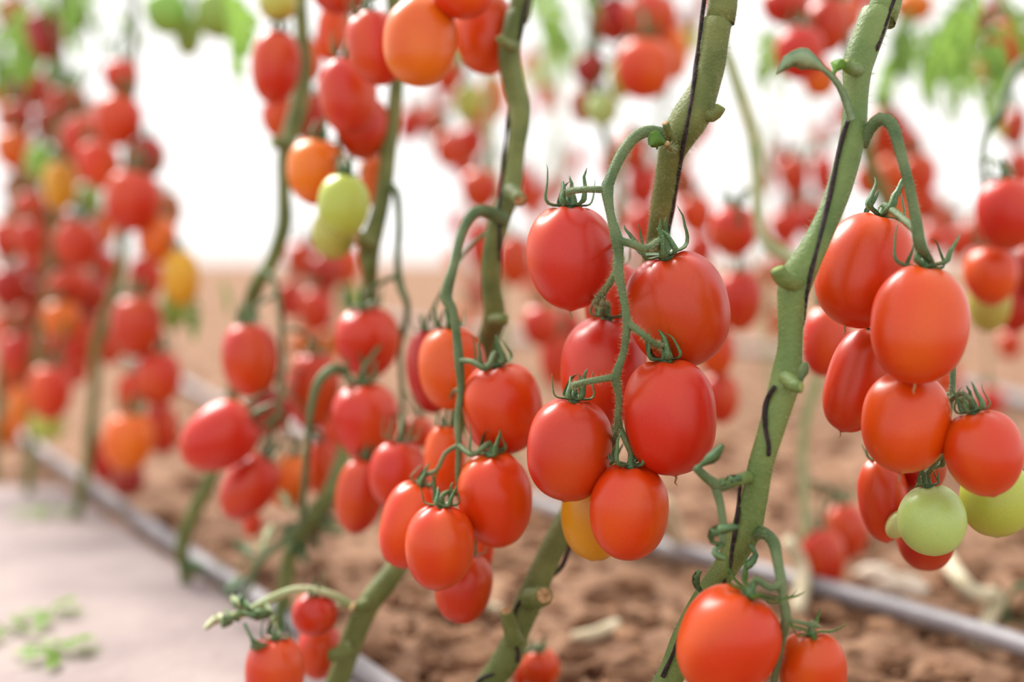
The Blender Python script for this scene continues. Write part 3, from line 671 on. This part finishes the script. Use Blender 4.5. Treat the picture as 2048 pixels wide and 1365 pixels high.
truss('sr6', [(1684, -10, 1.62, 14), (1640, -30, 1.6, 11), (1610, 0, 1.58, 10), (1620, 60, 1.6, 9)],
      [T(1572, 12, 96, 76, 0, 1.58, 'red', None), T(1600, 108, 98, 108, 0, 1.55, 'red', None), T(1656, 52, 86, 112, 0, 1.62, 'red', None), T(1640, 160, 70, 70, 0, 1.7, 'orange', None), T(1700, 30, 50, 70, 0, 1.72, 'orange red', None)],
      'the blurred cluster behind the drooping leaf')

def extra(plant_key, items, phrase, path):
    truss(plant_key, path, [T(a, b, w, h, random.uniform(-8, 8), z, c) for a, b, w, h, z, c in items], phrase)
extra('sr6', [(1774, 262, 84, 92, 1.95, 'red'), (1812, 300, 70, 84, 2.05, 'orange red'), (1836, 352, 78, 88, 2.0, 'orange red'), (1790, 350, 70, 80, 2.1, 'orange'), (1750, 310, 60, 80, 2.1, 'orange red'), (1792, 430, 66, 76, 2.1, 'orange'), (1850, 410, 60, 66, 2.15, 'red')],
      'the mass behind the arched stalk', [(1735, 320, 1.67, 14), (1755, 240, 1.8, 10), (1790, 240, 1.95, 9), (1810, 380, 2.05, 8)])
extra('sr6', [(1588, 350, 60, 80, 2.1, 'red'), (1648, 352, 48, 90, 2.2, 'red'), (1570, 455, 66, 74, 2.2, 'red'), (1628, 440, 66, 74, 2.2, 'pink red'), (1672, 480, 60, 70, 2.25, 'pink red'), (1560, 540, 50, 60, 2.3, 'pink red')],
      'the pale group left of the right stem', [(1705, 270, 1.65, 12), (1680, 280, 1.9, 10), (1620, 300, 2.1, 8), (1610, 420, 2.2, 8)])
extra('sr5', [(2012, 84, 76, 90, 1.8, 'red'), (2046, 110, 60, 80, 1.9, 'red'), (1986, 128, 60, 70, 1.95, 'orange'), (1955, 56, 56, 70, 2.0, 'brown'), (1826, 14, 84, 60, 2.0, 'orange'), (1990, 30, 60, 60, 2.0, 'deep red'), (2030, 255, 50, 80, 2.0, 'red'), (2040, 340, 50, 80, 1.9, 'red')],
      'the top right corner group', [(2100, 60, 1.32, 14), (2060, 30, 1.6, 10), (2010, 20, 1.85, 9), (1990, 60, 1.95, 8)])
extra('sr5', [(1868, 478, 54, 60, 2.3, 'red'), (1916, 490, 56, 64, 2.3, 'pink red'), (1950, 470, 56, 70, 2.2, 'red'), (1890, 440, 56, 60, 2.4, 'pink red'), (1978, 806, 62, 62, 2.1, 'red'), (2020, 690, 50, 60, 2.1, 'red')],
      'the pink group behind the edge cluster', [(2095, 420, 1.3, 14), (2040, 400, 1.8, 10), (1950, 420, 2.2, 8), (1900, 420, 2.3, 8)])
extra('sr2', [(1262, 300, 62, 84, 2.0, 'red'), (1286, 372, 64, 84, 2.0, 'red'), (1225, 330, 50, 70, 2.1, 'pink red'), (1352, 330, 50, 74, 2.1, 'brown'), (1392, 430, 72, 84, 2.1, 'orange red'), (1366, 372, 56, 76, 2.2, 'red'), (1290, 450, 70, 80, 2.1, 'pink red'), (1400, 500, 60, 70, 2.2, 'red'), (1396, 250, 56, 70, 2.2, 'pink red')],
      'the mass around the central stem', [(1240, 390, 1.75, 12), (1255, 280, 1.9, 9), (1300, 280, 2.0, 8), (1360, 380, 2.1, 8)])
extra('sr3', [(896, 300, 56, 74, 2.2, 'pink red'), (930, 330, 50, 66, 2.3, 'red'), (870, 250, 54, 70, 2.3, 'pink red'), (820, 250, 50, 70, 2.3, 'red'), (960, 240, 50, 60, 2.3, 'orange red')],
      'the pale group between the upper stems', [(985, 280, 1.95, 12), (940, 240, 2.1, 9), (890, 220, 2.2, 8), (860, 300, 2.3, 8)])
extra('fl3', [(70, 180, 58, 70, 2.3, 'deep red'), (150, 330, 60, 74, 2.3, 'red'), (40, 380, 58, 70, 2.35, 'red'), (100, 520, 60, 74, 2.3, 'deep red'), (30, 450, 56, 70, 2.3, 'orange red'), (170, 640, 56, 70, 2.3, 'deep red'), (110, 700, 56, 70, 2.3, 'red'), (20, 760, 56, 72, 2.25, 'orange red'), (150, 230, 56, 70, 2.3, 'dark red'), (60, 750, 56, 70, 2.35, 'pink red'), (190, 250, 54, 66, 2.2, 'red'), (10, 860, 54, 66, 2.3, 'orange')],
      'the deepest layer at left edge', [(30, 300, 2.2, 12), (60, 300, 2.28, 9), (90, 450, 2.34, 8), (90, 620, 2.36, 8)])
extra('fl2', [(60, 480, 60, 74, 1.95, 'red'), (185, 590, 56, 74, 2.02, 'deep red'), (205, 460, 50, 66, 2.1, 'orange'), (60, 690, 50, 66, 2.1, 'red'), (150, 740, 50, 60, 2.1, 'pink red'), (100, 250, 54, 70, 2.15, 'deep red'), (220, 700, 44, 60, 2.0, 'red'), (75, 600, 56, 70, 2.15, 'deep red')],
      'the inner tangle near left edge', [(100, 480, 2.0, 12), (120, 440, 2.04, 9), (110, 540, 2.06, 8), (120, 640, 2.08, 8)])

# ------------------------------------------------------------------ keep neighbours from growing into each other
def relax():
    for it in range(80):
        moved = False
        for i in range(len(TOM)):
            a = TOM[i]
            for j in range(i + 1, len(TOM)):
                b = TOM[j]
                dx, dy = b['cx'] - a['cx'], b['cy'] - a['cy']
                if abs(dx) > 240 or abs(dy) > 260 or abs(a['z'] - b['z']) > 0.12: continue
                L = math.hypot(dx, dy)
                def ext(t):
                    if L < 1e-6: return t['w'] / 2
                    al = math.radians(t['tilt']); ux, uy = dx / L, dy / L
                    ax = ux * math.sin(al) - uy * math.cos(al); pp = ux * math.cos(al) + uy * math.sin(al)
                    return 1 / math.sqrt((ax / (t['h'] / 2)) ** 2 + (pp / (t['w'] / 2)) ** 2)
                s = L / (ext(a) + ext(b))
                if s >= 1: continue
                need = 0.5 * (a['w'] * a['z'] + b['w'] * b['z']) / F * math.sqrt(1 - s * s) * 1.02 + 0.001
                dz = b['z'] - a['z']
                if abs(dz) < need:
                    k = (need - abs(dz)) * 0.5 * (1 if dz >= 0 else -1)
                    fa = 0.5 if a['label'] and not b['label'] else 1.0; fb = 0.5 if b['label'] and not a['label'] else 1.0
                    a['z'] -= k * fa; b['z'] += k * fb; moved = True
        if not moved: break
relax()

# ------------------------------------------------------------------ build plants
ROOT = {}
def twine_path(tw, stem):
    """lay the twine on the stem's surface: 'f' passes in front of the stem, 'b' behind it"""
    S = smooth_path([(Vector((a, b, z)), w / 2) for a, b, z, w in stem], 6)
    Q = smooth_path([(Vector((a, b, 0 if side == 'f' else 1)), 1) for a, b, side in tw], 9)
    out = []
    for q, _ in Q:
        c, r = min(S, key=lambda t: (t[0].x - q.x) ** 2 + (t[0].y - q.y) ** 2)
        off = math.hypot(c.x - q.x, c.y - q.y)
        k = math.sqrt(max(0.0, r * r - off * off)) + 4.5
        zz = c.z + (k if q.z > 0.5 else -k) * c.z / F
        out.append((pt(q.x, q.y, zz), 0.0013))
    return out
def build_plants():
    for key, d in PL.items():
        P = pxpath(d['path'])
        # go on upwards out of the frame
        if d['top']:
            a, r = P[0]; dirn = (P[0][0] - P[1][0]).normalized()
            P.insert(0, (a + dirn * d['top'] * 0.5 + Vector((0, 0, d['top'] * 0.5)), r * 0.9))
        # and down to the soil
        last, r = P[-1]; prev = P[-2][0]
        if key != 'fl4':
            dv = (last - prev).normalized()
            hd = Vector((dv.x, dv.y, 0)) * min(0.06, max(0.0, last.z) * 0.5)
            if last.z > 0.03:
                P.append((Vector((last.x, last.y, 0)) + hd * 1.2 + Vector((0, 0, 0.02)), r * 1.05))
            q = P[-1][0]
            P.append((Vector((q.x, q.y, -0.015)) + hd * 0.1, r * 1.15))
        base = Vector((P[-1][0].x, P[-1][0].y, 0.0)) if key != 'fl4' else P[-1][0].copy()
        root = empty('tomato_plant', base); ROOT[key] = (root, base)
        tag(root, d['label'], 'plant', d['group'])
        st, path, rings = tube('main_stem', P, d['mat'], root, base, d['sides'], 0.05, 0.006)
        if d['hair']: hairs(rings, st, base, d['hair'] * 14)
        for (a, b, c, w) in d['stubs']:
            z = a[2]
            S = [(pt(*a), w * .62 * z / F), (pt(*b), w * .5 * z / F), (pt(*c), w * .46 * z / F)]
            so, sp, sr = tube('pruned_stub', S, d['mat'], root, base, 10, 0.06, 0.002)
            if d['hair']: hairs(sr, so, base, d['hair'] * 8, 0.003)
            p, r = sp[-1]; t = (sp[-1][0] - sp[-2][0]).normalized()
            tube('cut_end', [(p - t * 0.0004, r * 0.86), (p + t * 0.0005, r * 0.84), (p + t * 0.0009, r * 0.5)], 'scar_green' if (key == 'right' or w == 26) else 'scar_brown', so, base, 10, 0.15, 0.0004)
        if d['twine']:
            TP = twine_path(d['twine'], d['path'])
            TP.insert(0, (TP[0][0] + Vector((0.02, 0.01, 0.25)), 0.0012))
            # flat ribbon twine twisted along the stem
            b0 = TP[-1][0].copy()
            tw = empty('support_twine', b0)
            o, _, _ = tube('cord', TP, 'twine_black', tw, b0, 6, 0.35, 0.004)
            nm = {'mid': 'thin black support twine running beside the stem of the sharp central plant', 'right': 'thin black support twine spiralling down the leaning right stem', 'left': 'thin black support twine against the knobbly stem left of the middle'}[key]
            tag(tw, nm, 'twine', 'support twines')
build_plants()

def ordinal(n):
    return ['first', 'second', 'third', 'fourth', 'fifth', 'sixth', 'seventh', 'eighth', 'ninth', 'tenth', 'eleventh', 'twelfth', 'thirteenth', 'fourteenth', 'fifteenth', 'sixteenth'][n]

def build_tomato(d, hi):
    z = d['z']; w = d['w'] * z / F; h = d['h'] * z / F
    al = math.radians(d['tilt']); p = math.radians(d['pitch'])
    ax = (RT * math.sin(al) + UP * math.cos(al)) * math.cos(p) - FW * math.sin(p)
    c = pt(d['cx'], d['cy'], z)
    X = ax.cross(FW).normalized(); Y = ax.cross(X)
    rot = Matrix((X, Y, ax)).transposed() @ Matrix.Rotation(random.random() * 6.28, 3, 'Z')
    base = c - ax * h * 0.5
    root = empty('tomato', base)
    root.rotation_euler = rot.to_euler()
    if d['mesh'] == 'round' or d['col'] == 'green' : me = FRUIT_ROUND
    elif d['mesh'] == 'point': me = FRUIT_POINT
    else: me = random.choice(FRUIT_HI if hi else FRUIT_LO)
    f = link('fruit', me, root); f.location = (0, 0, h * 0.5); f.scale = (w, w, h)
    col = CLR[d['col']]
    k = random.uniform(0.94, 1.06)
    f.color = (min(1, col[0] * k), min(1, col[1] * random.uniform(0.85, 1.2)), col[2] * random.uniform(0.85, 1.15), 1)
    tz = h * (1 - 0.052) + 0.042 * w
    if hi:
        cx = link('calyx', HUB, root); cx.location = (0, 0, tz); cx.scale = (w, w, w)
        n = random.choice((5, 6))
        for i in range(n):
            me = random.choice(SEPALS_FLAT if d['sep'] == 'flat' else SEPALS)
            s = link('sepal', me, cx)
            s.rotation_euler = (0, 0, 2 * math.pi * i / n + random.uniform(-0.22, 0.22))
            q = random.uniform(0.85, 1.12) * (0.95 if d['sep'] != 'up' else 0.7); s.scale = (q, q, q)
        if d['style']:
            s = link('dried_style', STYLE, root); s.location = (0, 0, 0.004 * h); s.scale = (w * 0.9,) * 3
    else:
        cx = link('calyx', random.choice(CALYX_LO), root); cx.location = (0, 0, tz); cx.scale = (w, w, w)
    d['top'] = base + ax * (tz + 0.09 * w); d['ax'] = ax; d['wm'] = w
    return root

NEAR = ('mid', 'right', 'left')
def build_trusses():
    for t in TR:
        root, base = ROOT[t['plant']]
        hi = t['plant'] in NEAR
        P = pxpath(t['path'])
        ro, path, rings = tube('truss_stalk', P, t['mat'], root, base, 10 if hi else 7, 0.08, 0.004)
        if t['hair']: hairs(rings, ro, base, t['hair'] * 12, 0.0030, 0.00012)
        order = sorted(t['toms'], key=lambda d: d['cy'])
        for d in t['toms']:
            o = build_tomato(d, hi)
            lab = d['label']
            if not lab:
                lab = '%s tomato, %s from top in %s' % (d['col'], ordinal(order.index(d)), t['phrase'])
            tag(o, lab, 'tomato', 'tomatoes of ' + t['phrase'])
            # its own little stalk
            top = d['top']; r0 = max(0.0011, 0.036 * d['wm'])
            if d['node']:
                n0 = min(path, key=lambda q: ((q[0] - pt(d['node'][0], d['node'][1], (q[0] - CO).dot(FW))).length))
            else:
                n0 = min(path, key=lambda q: (q[0] - (top + d['ax'] * 0.02)).length)
            C = [(n0[0], r0 * 1.15)]
            if d['mid']:
                C += [(pt(*m), r0) for m in d['mid']]
            else:
                C.append((n0[0].lerp(top, 0.5) + Vector((0, 0, 0.25 * (n0[0] - top).length)) * 0.5, r0))
            C.append((top + d['ax'] * 0.07 * d['wm'], r0 * 1.05)); C.append((top - d['ax'] * 0.05 * d['wm'], r0 * 1.1))
            po, pp, pr = tube('pedicel', C, t['mat'], ro, base, 8 if hi else 6, 0.05, 0.003)
            if t['hair']: hairs(pr, po, base, t['hair'] * 12, 0.0026, 0.00012)
build_trusses()

# ------------------------------------------------------------------ leaves and shoots on the plants in view
def single_leaf(key, P, width, mat, name='leaf', start=0.25):
    """a narrow leaf along control points, folded along its midrib"""
    root, base = ROOT[key]
    path = smooth_path([(p, 0.001) for p in P], 0.004)
    n = len(path); V = []; Fc = []
    for i, (p, r) in enumerate(path):
        s = i / (n - 1)
        t = (path[min(i + 1, n - 1)][0] - path[max(i - 1, 0)][0]).normalized()
        side = t.cross(FW).normalized(); up = side.cross(t)
        w = width * (math.sin(math.pi * min(1, max(0, (s - start) / (1 - start))) ** 0.8) if s > start else 0) * (1 + 0.12 * math.sin(s * 30)) + (0.0018 * (1 - s) + 0.0004 if start > 0.3 else 0.0012)
        for a, b in ((-1, 0.35), (0, 0), (1, 0.35), (0, 0.12)):
            V.append(p + side * w * a + up * w * b * 0.5 + (FW * w * (0.7 * a if name == 'leaf' else 0.4 * abs(a))))
    for i in range(n - 1):
        for a, b in ((0, 1), (1, 2), (2, 3), (3, 0)):
            Fc.append((i * 4 + a, i * 4 + b, (i + 1) * 4 + b, (i + 1) * 4 + a))
    return mesh_obj(name, rel(V, base), Fc, mat, root)
single_leaf('right', [pt(1704, 240, .80), pt(1688, 190, .795), pt(1668, 158, .79), pt(1635, 130, .785), pt(1600, 116, .78), pt(1575, 124, .777), pt(1553, 148, .774)], 0.0042, 'leaf_sage', 'leaf', 0.5)
single_leaf('right', [pt(1664, 150, .792), pt(1676, 132, .79), pt(1684, 118, .788)], 0.003, 'leaf_green')
single_leaf('mid', [pt(1336, 290, .845), pt(1322, 282, .838), pt(1310, 280, .834), pt(1300, 292, .83)], 0.0040, 'leaf_dark')
single_leaf('right', [pt(1600, 770, .785), pt(1606, 745, .782), pt(1612, 725, .78)], 0.0016, 'truss_green')
# bare side truss with withered calyx left of the right stem
def side_twig():
    root, base = ROOT['right']
    o, p, r = tube('side_shoot', pxpath([(1476, 962, .792, 20), (1440, 972, .788, 24), (1415, 958, .784, 20), (1392, 936, .78, 18)]), 'truss_green', root, base, 9, 0.06, 0.003); hairs(r, o, base, 3000, 0.003)
    tube('side_shoot', pxpath([(1430, 970, .788, 20), (1440, 1010, .786, 17), (1446, 1060, .784, 16), (1444, 1092, .782, 15)]), 'truss_green', root, base, 9, 0.06, 0.003)
    for L, w in (([(1392, 938, .78), (1412, 925, .776), (1430, 912, .774), (1446, 890, .772)], .0032), ([(1440, 972, .784), (1462, 960, .778), (1485, 958, .776)], .002), ([(1445, 1090, .78), (1425, 1085, .775), (1428, 1066, .77), (1455, 1058, .768), (1478, 1056, .768)], .0028),
                 ([(1446, 1092, .78), (1432, 1100, .776), (1436, 1112, .774), (1450, 1118, .774)], .0022), ([(1410, 1190, .822), (1395, 1175, .815), (1393, 1155, .812), (1402, 1142, .81)], .0018), ([(1500, 1090, .80), (1512, 1110, .795), (1500, 1130, .79), (1490, 1140, .788)], .002)):
        single_leaf('right', [pt(*q) for q in L], w * 0.6, 'sepal_green', 'withered_sepal')
side_twig()
def small_twigs():
    rnd = random.Random(5)
    for key, (px, py, z), n in (('bl1', (600, 1050, 1.3), 16), ('bl1', (520, 1120, 1.3), 6), ('bl2', (430, 1160, 1.45), 6), ('left', (470, 1230, 1.0), 8)):
        root, base = ROOT[key]
        for _ in range(n):
            a = (px + rnd.uniform(-70, 90), py + rnd.uniform(-70, 90))
            L = [pt(px + (a[0] - px) * s + rnd.uniform(-8, 8), py + (a[1] - py) * s + rnd.uniform(-8, 8), z + rnd.uniform(-.03, .03)) for s in (0.2, .6, 1)]
            single_leaf(key, L, rnd.uniform(.0025, .006), rnd.choice(('truss_green', 'sepal_green', 'stem_pale')), 'withered_leaf')
small_twigs()
# blurred foliage at the upper edge and here and there
LEAF_SPOTS = [('fl2', 60, 20, 2.0, .14, 5), ('fl3', 20, 60, 2.1, .15, 5), ('fl2', 180, 0, 2.05, .12, 3), ('fl1', 150, 140, 2.0, .07, 2), ('fl1', 410, 570, 1.74, .07, 1), ('fl1', 255, 110, 1.78, .05, 1), 
              ('bl2', 515, 5, 1.5, .09, 2), ('sr2', 1110, 0, 1.7, .11, 3), ('sr2', 1130, 90, 1.75, .06, 1), ('sr6', 1860, 60, 1.9, .14, 6), ('sr6', 1830, 140, 1.9, .10, 4), ('sr6', 1940, 110, 1.9, .12, 4), ('sr5', 1980, 20, 1.6, .12, 4), ('sr6', 1520, 60, 1.7, .09, 2), ('sr3', 960, 30, 1.9, .1, 2), ('sr4', 700, 600, 2.2, .06, 1), ('sr6', 1700, 440, 1.6, .04, 1)]
def foliage():
    rnd = random.Random(9)
    for key, px, py, z, size, n in LEAF_SPOTS:
        root, base = ROOT[key]
        for _ in range(n * 2):
            p = pt(px + rnd.uniform(-60, 60), py + rnd.uniform(-50, 30), z + rnd.uniform(-.08, .08))
            put_leaf(root, base, p, size * rnd.uniform(.35, .65), rnd.uniform(0, 6.28), rnd.uniform(0.1, 0.9))
foliage()

# ------------------------------------------------------------------ far rows: plants with clusters, all out of focus
def far_rows():
    rnd = random.Random(17)
    words = ['nearest', 'second', 'third', 'fourth', 'fifth', 'sixth', 'seventh', 'eighth']
    for row, (X0, zs) in enumerate((((1.87), (2.3, 2.62, 2.95, 3.28, 3.62, 3.98)), ((2.42), (2.95, 3.45, 3.95, 4.45)))):
        rname = ('third', 'fourth')[row]
        for k, z in enumerate(zs):
            x = X0 - .64 * (z - .87) + rnd.uniform(-.05, .05)
            base = Vector((x, z, 0))
            root = empty('tomato_plant', base)
            tag(root, '%s tomato plant from the right in the far %s row, fully blurred' % (words[k], rname), 'plant', 'blurred plants of the far rows')
            ht = 1.5; P = []
            lx, ly = rnd.uniform(-.12, .12), rnd.uniform(-.1, .1)
            for i in range(7):
                s = i / 6
                P.append((base + Vector((lx * s + .03 * math.sin(s * 9 + k), ly * s, ht * s - .01)), .0075 - .002 * s))
            st, path, _ = tube('main_stem', P, rnd.choice(('stem_green', 'stem_pale')), root, base, 7, 0.05, 0.04)
            nodes = [.30, .50, .92] if row == 0 else [.42, .66, 1.05]
            mine = []
            for ni, hh in enumerate(nodes):
                hh += rnd.uniform(-.06, .06)
                c = min(path, key=lambda q: abs(q[0].z - hh))[0]
                ang = rnd.uniform(0, 6.28); out = Vector((math.cos(ang), math.sin(ang), 0))
                A = [(c, .004), (c + out * .03 + Vector((0, 0, .025)), .0035), (c + out * .055, .003), (c + out * .06 - Vector((0, 0, .1)), .002)]
                so, tp, _ = tube('truss_stalk', A, 'truss_green', root, base, 5, 0, .02)
                nt = rnd.choice((2, 3, 3, 4)); ctr = c + out * .06
                for m in range(nt):
                    a2 = ang + m * 2.4; w = rnd.uniform(.046, .058); h = w * rnd.uniform(1.1, 1.3)
                    pos = ctr + Vector((math.cos(a2) * .034, math.sin(a2) * .034, -.035 - .047 * m))
                    tr = empty('tomato', pos - Vector((0, 0, h / 2)))
                    col = rnd.choice(('red', 'red', 'red', 'deep red', 'orange red', 'orange red', 'orange', 'pink red', 'yellow green' if hh > .7 else 'red'))
                    f = link('fruit', FRUIT_FAR[m % 2], tr); f.location = (0, 0, h / 2); f.scale = (w, w, h); f.color = CLR[col]
                    cx = link('calyx', CALYX_LO[m % 3], tr); cx.location = (0, 0, h * .948 + .042 * w); cx.scale = (w,) * 3
                    mine.append((pos.z, tr, col))
            for i, (_, tr, col) in enumerate(sorted(mine, key=lambda q: -q[0])):
                tag(tr, '%s tomato, %s from top on %s plant of the far %s row' % (col, ordinal(i), words[k], rname), 'tomato', 'tomatoes on the %s plant of the far %s row' % (words[k], rname))
            for _ in range(3):
                hh = rnd.uniform(.95, 1.4); c = min(path, key=lambda q: abs(q[0].z - hh))[0]
                o = put_leaf(root, base, c, rnd.uniform(.12, .2), rnd.uniform(0, 6.28), rnd.uniform(.2, .8))
far_rows()

# ------------------------------------------------------------------ small things on the soil
def litter():
    def blob(name, px, py, s, sq, mat, label, cat, seed):
        g = ground(px, py)
        bm = bmesh.new(); bmesh.ops.create_icosphere(bm, subdivisions=2, radius=1)
        off = Vector((seed * 7.3, 0, 0)); V = []
        for v in bm.verts:
            d = v.co * (1 + .35 * noise.noise(v.co * 1.3 + off))
            V.append(Vector((d.x * s * sq[0], d.y * s * sq[1], d.z * s * sq[2] + s * sq[2] * .75)))
        Fc = [tuple(v.index for v in f.verts) for f in bm.faces]; bm.free()
        o = mesh_obj(name, V, Fc, mat, None, False, Vector((g.x, g.y, 0.0)))
        tag(o, label, cat)
    blob('stone', 1800, 1192, .018, (1.4, 1, .7), 'stone_pale', 'pale stone on the soil below the green tomato', 'stone', 1)
    blob('stone', 1748, 1160, .014, (1.5, 1, .7), 'stone_pale', 'smaller pale stone left of the one below the green tomato', 'stone', 2)
    blob('stone', 1540, 1185, .010, (1.3, 1, .8), 'stone_pale', 'small pale stone beside the grey hose behind the right stem', 'stone', 3)
    def straw(name, pts, dia, mat, label, cat, lift=.004):
        P = [(ground(a, b, hh) , dia / 2) for a, b, hh in pts]
        b0 = Vector((P[0][0].x, P[0][0].y, 0))
        o = tube(name, [(p - b0, r) for p, r in P], mat, None, Vector((0, 0, 0)), 8, .15, .01)[0]
        o.location = b0; tag(o, label, cat)
    straw('dry_stalk', [(1150, 1276, .006), (1190, 1268, .012), (1232, 1250, .012)], .012, 'dry_straw', 'pale dry stalk lying on the soil below the yellow tomato', 'dry stalk')
    straw('dry_stalk', [(1888, 1110, .05), (1925, 1165, .05), (1955, 1190, .04), (1992, 1196, .03), (1972, 1250, .012), (1952, 1300, .006)], .016, 'dry_straw', 'bent pale dry stalk on the soil at lower right', 'dry stalk')
    straw('dry_stalk', [(1575, 1085, .07), (1598, 1120, .05), (1606, 1165, .03), (1592, 1230, .006)], .016, 'dry_straw', 'upright pale dry stalk left of the blurred low pair', 'dry stalk')
    straw('dry_stalk', [(1328, 1005, .09), (1345, 1050, .06), (1352, 1090, .03), (1340, 1120, .006)], .016, 'dry_straw', 'pale dry stalk standing right of the lowest central tomato', 'dry stalk')
    straw('dry_stalk', [(905, 1200, .03), (985, 1215, .008), (1000, 1225, .006)], .01, 'dry_straw', 'short dry stalk on the soil behind the lowest left middle tomato', 'dry stalk')
    # little weeds on the path
    for px, py, n, size, lab in ((110, 1318, 6, .036, 'small green weed on the pale path near the bottom left corner'), (100, 1240, 4, .035, 'small green weed on the pale path above the corner weed'), (20, 1275, 4, .04, 'pale green weed at the left edge of the path'), (90, 1035, 5, .035, 'tiny green weed at the far end of the pale path')):
        g = ground(px, py, .014); root = empty('weed', g); tag(root, lab, 'weed', 'weeds on the path')
        for i in range(n):
            o = put_leaf(root, g, g + Vector((0, 0, .004)), size * random.uniform(.7, 1.2), i * 6.28 / n + random.uniform(-.3, .3), -0.5, LEAVES[0])
litter()
